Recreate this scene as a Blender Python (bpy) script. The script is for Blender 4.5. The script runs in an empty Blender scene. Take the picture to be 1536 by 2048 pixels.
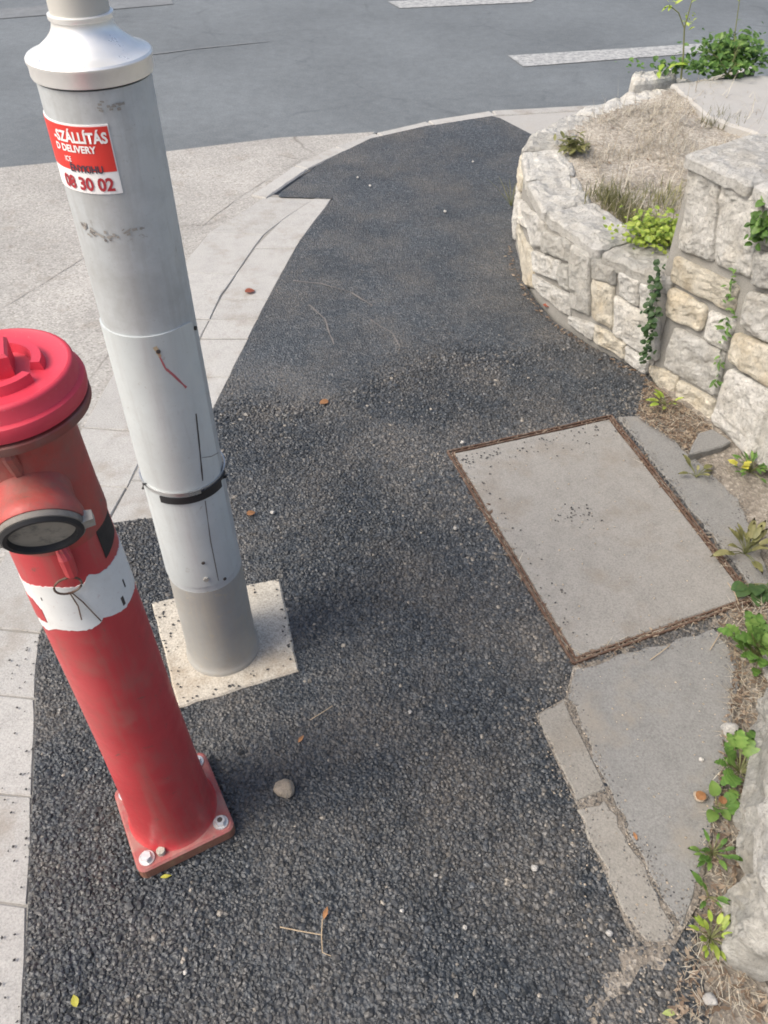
import bpy, bmesh, math, random
import numpy as np
from mathutils import Vector, Matrix, noise as mnoise
random.seed(7); rng = np.random.default_rng(7)
SC = bpy.context.scene; COL = SC.collection
R = math.radians

# ------------------------------------------------------------------ camera
PITCH = R(44.0); FPX = 1640.0; CAMH = 1.55
cd = bpy.data.cameras.new('camera'); cam = bpy.data.objects.new('camera', cd); COL.objects.link(cam)
cam.location = (0, 0, CAMH); cam.rotation_euler = (R(90) - PITCH, 0, 0)
cd.sensor_fit = 'VERTICAL'; cd.sensor_height = 36.0; cd.lens = FPX / 2048 * 36.0
cd.clip_start = 0.02; cd.clip_end = 2000
SC.camera = cam
# ------------------------------------------------------------------ sky, sun, exposure
SUN_DIR = Vector((-0.62, -0.26, 0.80)).normalized()       # towards the sun
w = bpy.data.worlds.new('World'); SC.world = w; w.use_nodes = True
wt = w.node_tree; bg = wt.nodes['Background']; sky = wt.nodes.new('ShaderNodeTexSky')
sky.sky_type = 'NISHITA'; sky.sun_disc = False
sky.sun_elevation = math.asin(SUN_DIR.z); sky.sun_rotation = math.atan2(SUN_DIR.x, SUN_DIR.y)
sky.air_density = 0.9; sky.dust_density = 5.0; sky.ozone_density = 0.15
wt.links.new(sky.outputs[0], bg.inputs[0]); bg.inputs[1].default_value = 0.14
sl = bpy.data.lights.new('sun', 'SUN'); sl.energy = 1.5; sl.angle = R(28); sl.color = (1.0, 0.98, 0.92)
so = bpy.data.objects.new('sun', sl); COL.objects.link(so)
so.rotation_euler = SUN_DIR.to_track_quat('Z', 'Y').to_euler()
vs = SC.view_settings; vs.view_transform = 'Standard'; vs.look = 'None'; vs.gamma = 1.0
vs.use_curve_mapping = False; vs.exposure = 0.74
SC.render.engine = 'CYCLES'
SC.cycles.max_bounces = 6; SC.cycles.diffuse_bounces = 3; SC.cycles.use_denoising = True; SC.cycles.filter_width = 1.8

# ------------------------------------------------------------------ pixel -> place (photo pixels, 1536 x 2048)
CT, ST = math.cos(PITCH), math.sin(PITCH)
CAM = Vector((0, 0, CAMH))
def ray(px, py):
    u = (px - 768) / FPX; v = (py - 1024) / FPX
    return Vector((u, CT - v * ST, -ST - v * CT))
def G(px, py, z=0.0):
    d = ray(px, py); return CAM + d * ((z - CAMH) / d.z)
def on_plane(px, py, a, b):
    n = (b - a).cross(Vector((0, 0, 1))); d = ray(px, py)
    t = (a - CAM).dot(n) / d.dot(n); return CAM + d * t, t
def cyl_hit(px, py, mat, rfun):
    inv = mat.inverted(); o = inv @ CAM; d = inv.to_3x3() @ ray(px, py); r = rfun(0.6)
    for _ in range(4):
        A = d.x**2 + d.y**2; B = 2 * (o.x * d.x + o.y * d.y); C = o.x**2 + o.y**2 - r * r
        disc = max(B * B - 4 * A * C, 0.0); t = (-B - math.sqrt(disc)) / (2 * A); p = o + d * t; r = rfun(p.z)
    return math.atan2(p.y, p.x), p.z

# ------------------------------------------------------------------ helpers
def tag(o, label=None, cat=None, group=None, kind=None):
    if label: o['label'] = label
    if cat: o['category'] = cat
    if group: o['group'] = group
    if kind: o['kind'] = kind
    return o
def mobj(name, verts, faces, mat, parent=None, smooth=False, mats=None, fmat=None, **k):
    me = bpy.data.meshes.new(name); me.from_pydata([tuple(v) for v in verts], [], faces)
    for m in (mats or [mat]): me.materials.append(m)
    if fmat:
        me.polygons.foreach_set('material_index', fmat)
    if smooth:
        me.shade_smooth(); me.set_sharp_from_angle(angle=R(32))
    else: me.shade_flat()
    me.update()
    o = bpy.data.objects.new(name, me); COL.objects.link(o)
    if parent is not None: o.parent = parent
    return tag(o, **k)
def empty(name, loc, **k):
    o = bpy.data.objects.new(name, None); COL.objects.link(o); o.location = loc; o.empty_display_size = .1
    return tag(o, **k)
def bmobj(name, bm, mat, parent=None, smooth=False, **k):
    me = bpy.data.meshes.new(name); bm.to_mesh(me); bm.free(); me.materials.append(mat)
    if smooth: me.shade_smooth()
    else: me.shade_flat()
    o = bpy.data.objects.new(name, me); COL.objects.link(o)
    if parent is not None: o.parent = parent
    return tag(o, **k)
def big_mesh(name, V, T, mat, tone=None, parent=None, **k):
    me = bpy.data.meshes.new(name); nv, nt = len(V), len(T)
    me.vertices.add(nv); me.vertices.foreach_set('co', np.ascontiguousarray(V, np.float32).ravel())
    me.loops.add(nt * 3); me.loops.foreach_set('vertex_index', np.ascontiguousarray(T, np.int32).ravel())
    me.polygons.add(nt); me.polygons.foreach_set('loop_start', np.arange(0, nt * 3, 3, dtype=np.int32))
    if tone is not None:
        at = me.attributes.new('tone', 'FLOAT', 'POINT'); at.data.foreach_set('value', np.ascontiguousarray(tone, np.float32))
    me.update(calc_edges=True); me.validate(); me.shade_flat(); me.materials.append(mat)
    o = bpy.data.objects.new(name, me); COL.objects.link(o)
    if parent is not None: o.parent = parent
    return tag(o, **k)
def pip(P, poly):
    poly = np.asarray(poly)[:, :2]; x, y = P[:, 0], P[:, 1]; c = np.zeros(len(P), bool); j = len(poly) - 1
    for i in range(len(poly)):
        xi, yi = poly[i]; xj, yj = poly[j]
        if yi != yj:
            c ^= ((yi > y) != (yj > y)) & (x < (xj - xi) * (y - yi) / (yj - yi) + xi)
        j = i
    return c
def lathe(profile, seg=48, close=False):
    V, Fc = [], []
    for r, z in profile:
        for i in range(seg):
            a = 2 * math.pi * i / seg; V.append((r * math.cos(a), r * math.sin(a), z))
    n = len(profile)
    for j in range(n - 1):
        for i in range(seg):
            k = (i + 1) % seg; Fc.append((j * seg + i, j * seg + k, (j + 1) * seg + k, (j + 1) * seg + i))
    if profile[0][0] > 1e-6: Fc.append(tuple(reversed(range(seg))))
    if profile[-1][0] > 1e-6: Fc.append(tuple((n - 1) * seg + i for i in range(seg)))
    return V, Fc
def tube(pts, r, seg=8, taper=None):
    pts = [Vector(p) for p in pts]; V, Fc = [], []; n = len(pts)
    for i, p in enumerate(pts):
        t = (pts[min(i + 1, n - 1)] - pts[max(i - 1, 0)]).normalized()
        a = t.cross(Vector((0, 0, 1)) if abs(t.z) < .9 else Vector((1, 0, 0))).normalized(); b = t.cross(a)
        rr = r * (taper[i] if taper else 1)
        for k in range(seg):
            an = 2 * math.pi * k / seg; V.append(p + (a * math.cos(an) + b * math.sin(an)) * rr)
    for i in range(n - 1):
        for k in range(seg):
            l = (k + 1) % seg; Fc.append((i * seg + k, i * seg + l, (i + 1) * seg + l, (i + 1) * seg + k))
    Fc.append(tuple(reversed(range(seg)))); Fc.append(tuple((n - 1) * seg + k for k in range(seg)))
    return V, Fc
def rag(poly, step=.03, amp=.004, seed=0):
    """resample a closed outline and make it uneven"""
    out = []; n = len(poly)
    for i in range(n):
        a, b = Vector(poly[i][:2]), Vector(poly[(i + 1) % n][:2]); L = (b - a).length; m = max(1, int(L / step))
        nn = Vector((-(b - a).y, (b - a).x)).normalized() if L else Vector((0, 0))
        for k in range(m):
            p = a + (b - a) * (k / m)
            q = mnoise.noise(Vector((p.x * 25 + seed * 3.1, p.y * 25, seed))) * amp + mnoise.noise(Vector((p.x * 70, p.y * 70 + seed, seed))) * amp * .6
            out.append(p + nn * q)
    return out
def slab(name, poly, z, thick, mat, parent=None, bev=.004, **k):
    """flat piece with a small bevelled edge, outline poly (any order)"""
    P = [Vector((p[0], p[1])) for p in poly]
    area = sum(P[i].x * P[(i + 1) % len(P)].y - P[(i + 1) % len(P)].x * P[i].y for i in range(len(P)))
    if area < 0: P.reverse()
    n = len(P); ins = []
    for i in range(n):
        a, b, c = P[i - 1], P[i], P[(i + 1) % n]
        n1 = Vector((-(b - a).y, (b - a).x)).normalized(); n2 = Vector((-(c - b).y, (c - b).x)).normalized()
        m = (n1 + n2); m = m.normalized() if m.length > 1e-6 else n1
        ins.append(b + m * bev)
    loc = parent.location if parent is not None else Vector((0, 0, 0))
    V = [Vector((p.x, p.y, z)) - loc for p in ins] + [Vector((p.x, p.y, z - bev)) - loc for p in P] + [Vector((p.x, p.y, z - thick)) - loc for p in P]
    Fc = [tuple(range(n))]
    for i in range(n):
        j = (i + 1) % n
        Fc.append((i, n + i, n + j, j)); Fc.append((n + i, 2 * n + i, 2 * n + j, n + j))
    return mobj(name, V, Fc, mat, parent, **k)
def sheet(name, poly, z, mat, parent=None, **k):
    loc = parent.location if parent is not None else Vector((0, 0, 0))
    P = [Vector((p[0], p[1], z)) - loc for p in poly]
    area = sum(P[i].x * P[(i + 1) % len(P)].y - P[(i + 1) % len(P)].x * P[i].y for i in range(len(P)))
    if area < 0: P.reverse()
    return mobj(name, P, [tuple(range(len(P)))], mat, parent, **k)
def strip(name, pts, wd, z, mat, parent=None, jit=0.0, **k):
    loc = parent.location if parent is not None else Vector((0, 0, 0))
    pts = [Vector((p[0], p[1], z)) for p in pts]; V = []; n = len(pts)
    for i, p in enumerate(pts):
        t = (pts[min(i + 1, n - 1)] - pts[max(i - 1, 0)]).normalized(); s = Vector((-t.y, t.x, 0))
        ww = wd * (.5 + random.uniform(-jit, jit)); V += [p + s * ww - loc, p - s * ww - loc]
    return mobj(name, V, [(2 * i, 2 * i + 1, 2 * i + 3, 2 * i + 2) for i in range(n - 1)], mat, parent, **k)
def subdiv_line(pts, step=.03, jit=0.0):
    out = []
    for i in range(len(pts) - 1):
        a, b = Vector(pts[i]), Vector(pts[i + 1]); m = max(1, int((b - a).length / step))
        for j in range(m):
            p = a + (b - a) * (j / m)
            p = p + Vector((random.uniform(-jit, jit), random.uniform(-jit, jit), 0)); out.append(p)
    out.append(Vector(pts[-1])); return out

# ------------------------------------------------------------------ materials
class Mat:
    def __init__(s, name, rough=.8, metal=0.0, spec=.4):
        s.m = bpy.data.materials.new(name); s.m.use_nodes = True; s.t = s.m.node_tree
        s.b = s.t.nodes['Principled BSDF']; s.b.inputs['Roughness'].default_value = rough
        s.b.inputs['Metallic'].default_value = metal; s.b.inputs['Specular IOR Level'].default_value = spec
        s.tc = s.t.nodes.new('ShaderNodeTexCoord'); s.vec = s.tc.outputs['Object']
    def link(s, a, b): s.t.links.new(a, b)
    def put(s, sock, v):
        if isinstance(v, (int, float)): sock.default_value = v
        elif isinstance(v, tuple): sock.default_value = v if len(v) != 3 else (v + (1,) if len(sock.default_value) == 4 else v)
        else: s.link(v, sock)
    def noise(s, scale, detail=4, rough=.55, vec=None, dist=0.0, out='Fac'):
        n = s.t.nodes.new('ShaderNodeTexNoise'); s.link(vec or s.vec, n.inputs['Vector'])
        n.inputs['Scale'].default_value = scale; n.inputs['Detail'].default_value = detail; n.inputs['Roughness'].default_value = rough
        n.inputs['Distortion'].default_value = dist; return n.outputs[out]
    def vor(s, scale, feature='F1', out='Distance', vec=None, rnd=1.0):
        n = s.t.nodes.new('ShaderNodeTexVoronoi'); n.feature = feature; s.link(vec or s.vec, n.inputs['Vector'])
        n.inputs['Scale'].default_value = scale; n.inputs['Randomness'].default_value = rnd; return n.outputs[out]
    def ramp(s, fac, stops):
        n = s.t.nodes.new('ShaderNodeValToRGB'); s.link(fac, n.inputs[0]); e = n.color_ramp.elements
        while len(e) < len(stops): e.new(.5)
        for i, (p, c) in enumerate(stops):
            e[i].position = p; e[i].color = (c, c, c, 1) if isinstance(c, (int, float)) else tuple(c) + (1,)
        return n.outputs[0]
    def mix(s, fac, a, b, mode='MIX'):
        n = s.t.nodes.new('ShaderNodeMix'); n.data_type = 'RGBA'; n.blend_type = mode
        s.put(n.inputs[0], fac); s.put(n.inputs[6], a); s.put(n.inputs[7], b); return n.outputs[2]
    def math(s, op, a, b=0.0):
        n = s.t.nodes.new('ShaderNodeMath'); n.operation = op; s.put(n.inputs[0], a); s.put(n.inputs[1], b); return n.outputs[0]
    def mapv(s, scale=(1, 1, 1), loc=(0, 0, 0)):
        n = s.t.nodes.new('ShaderNodeMapping'); s.link(s.vec, n.inputs[0]); n.inputs['Scale'].default_value = scale; n.inputs['Location'].default_value = loc; return n.outputs[0]
    def warp(s, scale, amt):
        n = s.t.nodes.new('ShaderNodeVectorMath'); n.operation = 'MULTIPLY_ADD'
        s.link(s.noise(scale, 3, out='Color'), n.inputs[0]); n.inputs[1].default_value = (amt,) * 3; s.link(s.vec, n.inputs[2]); return n.outputs[0]
    def attr(s, name, out='Fac', typ='GEOMETRY'):
        n = s.t.nodes.new('ShaderNodeAttribute'); n.attribute_name = name; n.attribute_type = typ; return n.outputs[out]
    def objrand(s):
        return s.t.nodes.new('ShaderNodeObjectInfo').outputs['Random']
    def color(s, c): s.put(s.b.inputs['Base Color'], c); return s
    def rough(s, v): s.put(s.b.inputs['Roughness'], v); return s
    def bump(s, h, strength=1.0, dist=.002, prev=None):
        n = s.t.nodes.new('ShaderNodeBump'); n.inputs['Strength'].default_value = strength; n.inputs['Distance'].default_value = dist
        s.link(h, n.inputs['Height'])
        if prev is not None: s.link(prev, n.inputs['Normal'])
        s.link(n.outputs[0], s.b.inputs['Normal']); return n.outputs[0]

def m_asphalt():
    m = Mat('fresh_asphalt', .62, 0, .5)
    v = m.vor(150); c = m.vor(150, out='Color'); sep = m.t.nodes.new('ShaderNodeSeparateColor'); m.link(c, sep.inputs[0])
    base = m.ramp(sep.outputs[0], [(0, (.022, .0265, .031)), (.45, (.043, .050, .057)), (.8, (.064, .073, .081)), (1, (.12, .126, .128))])
    big = m.ramp(m.noise(2.2, 4), [(.35, .82), (.7, 1.25)])
    base = m.mix(1.0, base, big, 'MULTIPLY')
    dust = m.math('MULTIPLY', m.ramp(m.noise(3.2, 7, .68), [(.43, 0.0), (.70, .8)]), m.ramp(m.noise(90, 3), [(.35, .2), (.7, 1.0)]))
    m.color(m.mix(dust, base, (.165, .145, .12)))
    b1 = m.bump(v, 1.0, .005); m.bump(m.noise(420, 3), .7, .0015, b1); return m.m
def m_granule():
    m = Mat('bitumen_coated_stone', .48, 0, .65)
    t = m.attr('tone')
    base = m.ramp(t, [(0, (.008, .0102, .0125)), (.5, (.023, .028, .0335)), (.78, (.052, .060, .068)), (.9, (.115, .105, .09)), (1, (.29, .26, .215))])
    dust = m.math('MULTIPLY', m.ramp(m.noise(3.2, 7, .68), [(.43, 0.0), (.70, .8)]), m.ramp(m.noise(90, 3), [(.35, .2), (.7, 1.0)]))
    m.color(m.mix(dust, base, (.165, .145, .12))); m.rough(m.ramp(m.noise(300, 2), [(.3, .30), (.7, .62)]))
    m.bump(m.noise(700, 3), .6, .001); return m.m
def m_road():
    m = Mat('worn_road_asphalt', .72, 0, .45)
    wv = m.warp(1.1, .5)
    sp = m.ramp(m.noise(160, 4, .7), [(.3, (.100, .113, .119)), (.55, (.142, .156, .162)), (.8, (.205, .217, .222))])
    big = m.ramp(m.noise(.9, 5), [(.3, .8), (.7, 1.15)]); base = m.mix(1, sp, big, 'MULTIPLY'); base = m.mix(1, base, m.ramp(m.noise(14, 6, .7), [(.3, .86), (.7, 1.12)]), 'MULTIPLY')
    crack = m.ramp(m.vor(.75, 'DISTANCE_TO_EDGE', vec=wv), [(.0, .8), (.016, 0.0)])
    crack = m.math('MULTIPLY', crack, m.ramp(m.noise(5, 4, .7), [(.44, 0.0), (.62, .5)]))
    base = m.mix(crack, base, (.05, .055, .06))
    st = m.ramp(m.noise(1.6, 3, vec=m.mapv((.5, 1.3, 1), (3, 1.7, 0))), [(.66, 0.0), (.78, .45)])
    m.color(m.mix(st, base, (.07, .075, .08))); m.bump(m.noise(220, 4), .6, .002); return m.m
def m_drive():
    m = Mat('exposed_aggregate_concrete', .9, 0, .25)
    c = m.vor(170, out='Color'); sep = m.t.nodes.new('ShaderNodeSeparateColor'); m.link(c, sep.inputs[0])
    base = m.ramp(sep.outputs[0], [(0, (.22, .21, .19)), (.15, (.29, .28, .258)), (.6, (.345, .334, .308)), (.93, (.40, .385, .355)), (1, (.46, .44, .40))])
    base = m.mix(1, base, m.ramp(m.noise(1.7, 6, .6), [(.3, .8), (.7, 1.1)]), 'MULTIPLY')
    base = m.mix(m.ramp(m.noise(9, 6, .7), [(.55, 0.0), (.72, .5)]), base, (.22, .19, .15))
    crack = m.ramp(m.vor(1.3, 'DISTANCE_TO_EDGE', vec=m.warp(1.6, .35)), [(0, 1.0), (.01, 0.0)])
    crack = m.math('MULTIPLY', crack, m.ramp(m.noise(1.1, 2), [(.46, 0.0), (.6, .75)]))
    m.color(m.mix(crack, base, (.12, .11, .095))); m.bump(m.noise(190, 3), .5, .002); return m.m
def m_concrete(name, col, var=.25, spots=True, stain=(.3, .26, .2), stain_amt=.5, bsc=260):
    m = Mat(name, .9, 0, .25); lo = tuple(c * (1 - var) for c in col); hi = tuple(min(1, c * (1 + var * .6)) for c in col)
    base = m.ramp(m.noise(14, 8, .7), [(.3, lo), (.5, col), (.75, hi)])
    lo2 = tuple(c * (1 - var * 1.9) for c in col); hi2 = tuple(min(1, c * (1 + var * 1.5)) for c in col)
    base = m.mix(.5, base, m.ramp(m.noise(240, 4, .7), [(.32, lo2), (.5, col), (.68, hi2)]))
    base = m.mix(m.ramp(m.noise(6, 6, .65, vec=m.mapv(loc=(5, 2, 1))), [(.52, 0.0), (.72, stain_amt)]), base, stain)
    if spots:
        pit = m.ramp(m.vor(70), [(.06, 1.0), (.11, 0.0)]); pit = m.math('MULTIPLY', pit, m.ramp(m.noise(7, 2), [(.5, 0.0), (.65, .7)]))
        base = m.mix(pit, base, (.12, .105, .09))
    r = m.objrand(); base = m.mix(1, base, m.ramp(r, [(0, .93), (1, 1.04)]), 'MULTIPLY')
    m.color(base); m.bump(m.noise(bsc, 4, .65), .55, .0016); return m.m
def m_stone(name, col, warm, warm_amt=.5, pit=.55):
    m = Mat(name, .92, 0, .25); r = m.objrand()
    n = m.t.nodes.new('ShaderNodeVectorMath'); n.operation = 'ADD'; m.link(m.vec, n.inputs[0])
    cmb = m.t.nodes.new('ShaderNodeCombineXYZ'); m.link(m.math('MULTIPLY', r, 31.0), cmb.inputs[0]); m.link(m.math('MULTIPLY', r, 17.0), cmb.inputs[2]); m.link(cmb.outputs[0], n.inputs[1]); m.vec = n.outputs[0]
    base = m.ramp(m.noise(24, 8, .7), [(.28, tuple(c * .68 for c in col)), (.5, col), (.75, tuple(min(.85, c * 1.25) for c in col))])
    base = m.mix(m.ramp(m.noise(11, 5, .6, vec=m.mapv(loc=(7, 3, 5))), [(.46, 0.0), (.66, warm_amt)]), base, warm)
    p = m.noise(75, 5, .75, dist=.6); pm = m.ramp(m.noise(130, 5, .75, dist=.8), [(.36, 1.0), (.46, 0.0)])
    base = m.mix(m.math('MULTIPLY', pm, pit), base, (.21, .19, .155))
    base = m.mix(1, base, m.ramp(r, [(0, .85), (1, 1.1)]), 'MULTIPLY')
    m.color(base); b = m.bump(m.noise(42, 9, .72, dist=.6), 1.0, .016); m.bump(p, 1.0, .007, b); return m.m
def m_soil(name='dry_soil', a=(.19, .165, .135), b=(.33, .30, .255)):
    m = Mat(name, .95, 0, .2); c = m.vor(120, out='Color'); sep = m.t.nodes.new('ShaderNodeSeparateColor'); m.link(c, sep.inputs[0])
    base = m.mix(.55, m.ramp(sep.outputs[0], [(0, tuple(x * .5 for x in a)), (.5, a), (.85, b), (1, (.5, .46, .4))]), m.ramp(m.noise(9, 8, .7), [(.3, a), (.7, b)]))
    m.color(base); bb = m.bump(m.vor(120), .8, .004); m.bump(m.noise(60, 6, .7), .8, .008, bb); return m.m
def m_leaf(name, a, b, c):
    m = Mat(name, .5, 0, .4); t = m.attr('tone'); col = m.ramp(t, [(0, a), (.5, b), (1, c)])
    col = m.mix(1, col, m.ramp(m.objrand(), [(0, .8), (1, 1.2)]), 'MULTIPLY')
    col = m.mix(1, col, m.ramp(m.noise(90, 3), [(.3, .8), (.7, 1.15)]), 'MULTIPLY'); m.color(col)
    tr = m.t.nodes.new('ShaderNodeBsdfTranslucent'); m.link(col, tr.inputs[0]); mx = m.t.nodes.new('ShaderNodeMixShader'); mx.inputs[0].default_value = .3
    out = m.t.nodes['Material Output']; m.link(m.b.outputs[0], mx.inputs[1]); m.link(tr.outputs[0], mx.inputs[2]); m.link(mx.outputs[0], out.inputs[0]); return m.m
def m_plain(name, col, rough=.6, metal=0.0, spec=.4, grime=None, gamt=.4, gsc=14, bump=None, glo=.5, ghi=.7, chips=None, camt=.8, csc=38, cth=.34, streak=None, samt=.5):
    m = Mat(name, rough, metal, spec); c = m.mix(1, col, m.ramp(m.noise(gsc * .6, 4), [(.3, .88), (.7, 1.1)]), 'MULTIPLY')
    if grime: c = m.mix(m.ramp(m.noise(gsc, 7, .7), [(glo, 0.0), (ghi, gamt)]), c, grime)
    if chips:
        a = m.ramp(m.noise(csc, 5, .75, dist=.5), [(cth - .03, 1.0), (cth + .02, 0.0)]); f = m.ramp(m.noise(csc * 5, 3, .7), [(.62, 0.0), (.72, .35)])
        c = m.mix(m.math('MULTIPLY', a, camt), c, chips); c = m.mix(f, c, chips)
    if streak: c = m.mix(m.ramp(m.noise(40, 5, .7, vec=m.mapv((1, 1, .09))), [(.5, 0.0), (.72, samt)]), c, streak)
    m.color(c); m.rough(m.ramp(m.noise(gsc * 2, 5, .7), [(.3, max(.05, rough - .1)), (.7, min(1, rough + .2))]))
    if bump: m.bump(m.noise(bump[0], 4), bump[1], bump[2])
    return m.m
MT = dict(
    asphalt=m_asphalt(), granule=m_granule(), road=m_road(), drive=m_drive(),
    paver=m_concrete('pale_kerb_concrete', (.37, .363, .342), .24, stain=(.24, .21, .17), stain_amt=.7),
    cover=m_concrete('cover_concrete', (.27, .26, .238), .26, stain=(.21, .175, .135), stain_amt=.6),
    footing=m_concrete('footing_concrete', (.42, .39, .33), .4, stain=(.25, .19, .125), stain_amt=.75, bsc=120),
    oldgrey=m_concrete('old_grey_asphalt', (.205, .203, .192), .26, stain=(.25, .225, .185), stain_amt=.85),
    oldslab=m_concrete('old_concrete', (.245, .232, .205), .25, stain=(.2, .17, .13), stain_amt=.5),
    terrace=m_concrete('terrace_concrete', (.35, .342, .322), .1, spots=False, stain_amt=.2),
    mortar=m_concrete('mortar', (.25, .242, .22), .2, stain=(.2, .18, .14), stain_amt=.4, bsc=150),
    st_white=m_stone('white_limestone', (.67, .655, .605), (.58, .53, .43), .4, .6),
    st_grey=m_stone('grey_limestone', (.58, .57, .53), (.50, .46, .38), .4, .6),
    st_yel=m_stone('yellow_limestone', (.65, .605, .50), (.57, .46, .29), .55, .5),
    st_dark=m_stone('weathered_limestone', (.47, .46, .42), (.41, .375, .31), .4, .6),
    soil=m_soil(), bedsoil=m_soil('bed_soil', (.27, .24, .195), (.50, .46, .39)), ground=m_soil('ground_earth', (.16, .15, .11), (.26, .24, .18)),
    paint=m_plain('worn_white_road_paint', (.38, .385, .375), .8, grime=(.19, .198, .20), gamt=.9, gsc=30, glo=.42, ghi=.62),
    faint=m_plain('ghost_road_paint', (.175, .186, .19), .8, grime=(.148, .157, .163), gamt=.9, gsc=10, glo=.4, ghi=.6),
    red=m_plain('red_hydrant_paint', (.44, .042, .048), .42, 0, .5, grime=(.33, .105, .09), gamt=.7, gsc=11, bump=(160, .12, .001), chips=(.17, .075, .06), cth=.345, streak=(.30, .10, .085), samt=.6),
    redfade=m_plain('faded_red_paint', (.38, .06, .05), .5, 0, .45, grime=(.21, .125, .10), gamt=.8, gsc=13, glo=.45, bump=(90, .4, .002), chips=(.13, .085, .07), cth=.38, streak=(.19, .10, .08), samt=.7),
    redcap=m_plain('cap_red_plastic', (.55, .038, .066), .40, 0, .5, grime=(.45, .04, .06), gamt=.4, gsc=6, bump=(300, .05, .0006), chips=(.50, .17, .18), camt=.5, cth=.32),
    flange=m_plain('dirty_flange_paint', (.22, .055, .045), .6, grime=(.19, .12, .10), gamt=.6, gsc=25, glo=.42, ghi=.6, bump=(200, .3, .001)),
    plate=m_plain('dusty_red_plate', (.33, .085, .08), .6, grime=(.30, .21, .175), gamt=.8, gsc=22, glo=.44, chips=(.2, .12, .1), cth=.36, bump=(180, .3, .001)),
    rustside=m_plain('rusty_plate_edge', (.22, .10, .065), .85, grime=(.30, .20, .11), gamt=.8, gsc=40, bump=(250, .6, .002)),
    zinc=m_plain('zinc_bolt', (.66, .66, .65), .38, .75, .5, grime=(.45, .43, .4), gamt=.5, gsc=60),
    alu=m_plain('dull_aluminium', (.36, .35, .32), .55, .3, .5, grime=(.2, .18, .15), gamt=.6, gsc=30),
    ring=m_plain('dull_ring_metal', (.20, .185, .165), .6, .2, .4, grime=(.10, .09, .08), gamt=.7, gsc=30),
    bell=m_plain('polished_collar', (.82, .82, .80), .33, .6, .5, grime=(.6, .57, .5), gamt=.3, gsc=14),
    pole=m_plain('silver_pole_paint', (.47, .50, .51), .45, .2, .5, grime=(.36, .37, .365), gamt=.8, gsc=5, glo=.46, ghi=.62, bump=(60, .05, .001), chips=(.27, .26, .24), camt=.7, cth=.34, streak=(.35, .355, .345), samt=.6),
    poletop=m_plain('beige_grey_tube', (.50, .49, .45), .45, .2, .5),
    panel=m_plain('pale_panel_paint', (.52, .56, .565), .38, .2, .5, grime=(.47, .49, .48), gamt=.5, gsc=8, chips=(.30, .28, .25), camt=.7, cth=.31, streak=(.42, .435, .43), samt=.6),
    polefoot=m_plain('grey_foot_paint', (.36, .36, .34), .55, .2, .4, grime=(.36, .33, .28), gamt=.7, gsc=9, bump=(90, .1, .001), chips=(.42, .37, .29), camt=.6, cth=.39, streak=(.42, .38, .31), samt=.5),
    rust=m_plain('rusty_steel', (.115, .07, .05), .85, .1, .3, grime=(.24, .20, .16), gamt=.95, gsc=60, bump=(300, .6, .002)),
    rubber=m_plain('black_rubber', (.018, .018, .02), .6, 0, .4),
    dark=m_plain('dark_mark', (.06, .05, .045), .8), scratch=m_plain('scratch_mark', (.16, .15, .14), .7), redscr=m_plain('red_scratch', (.42, .12, .13), .6),
    smear=m_plain('grime_smear', (.30, .285, .26), .75, grime=(.22, .2, .17), gamt=.7, gsc=80),
    tape=m_plain('black_tape', (.016, .016, .018), .45, 0, .5), band=m_plain('steel_strap', (.55, .56, .56), .3, .9, .5),
    white=m_plain('white_paint_band', (.68, .68, .66), .5, grime=(.5, .47, .43), gamt=.5, gsc=16, chips=(.3, .12, .1), camt=.7, cth=.27),
    stick_r=m_plain('sticker_red', (.62, .045, .035), .45), stick_w=m_plain('sticker_white', (.80, .79, .77), .45), stick_k=m_plain('sticker_black', (.05, .05, .07), .5), stick_d=m_plain('sticker_dark_red', (.36, .03, .04), .5),
    inner=m_plain('dusty_hose_seal', (.26, .235, .20), .75, grime=(.09, .085, .08), gamt=.9, gsc=45),
    pebble=m_stone('pebble_stone', (.58, .49, .38), (.55, .42, .28), .4, .1), pebw=m_stone('white_pebble', (.62, .60, .56), (.6, .58, .52), .3, .1),
    twig=m_plain('dry_twig', (.42, .33, .22), .8, grime=(.25, .17, .1), gamt=.6, gsc=40),
    stem=m_plain('plant_stem', (.14, .15, .06), .7),
    green=m_leaf('green_leaf', (.05, .11, .022), (.11, .22, .045), (.22, .34, .085)),
    lime=m_leaf('yellow_green_leaf', (.13, .22, .03), (.26, .36, .05), (.40, .47, .10)),
    dkgreen=m_leaf('dark_ivy_leaf', (.025, .06, .022), (.055, .11, .035), (.10, .17, .055)),
    olive=m_leaf('olive_grass', (.11, .12, .045), (.19, .19, .075), (.30, .28, .13)),
    straw=m_leaf('dry_straw', (.32, .27, .20), (.50, .445, .345), (.64, .60, .50)),
    litter=m_leaf('dry_litter', (.12, .08, .055), (.23, .165, .115), (.42, .34, .245)),
    lf_yel=m_leaf('fallen_yellow_leaf', (.5, .5, .07), (.55, .52, .08), (.6, .55, .1)), lf_brn=m_leaf('fallen_brown_leaf', (.30, .14, .06), (.36, .18, .08), (.4, .2, .1)),
    lf_red=m_leaf('fallen_red_leaf', (.28, .08, .05), (.32, .1, .06), (.36, .13, .08)), lf_lime=m_leaf('fallen_lime_leaf', (.42, .52, .14), (.5, .58, .2), (.55, .62, .25)),
    crumb=m_plain('asphalt_crumb', (.05, .05, .05), .7),
)
Z0 = Vector((0, 0, 0))

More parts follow.
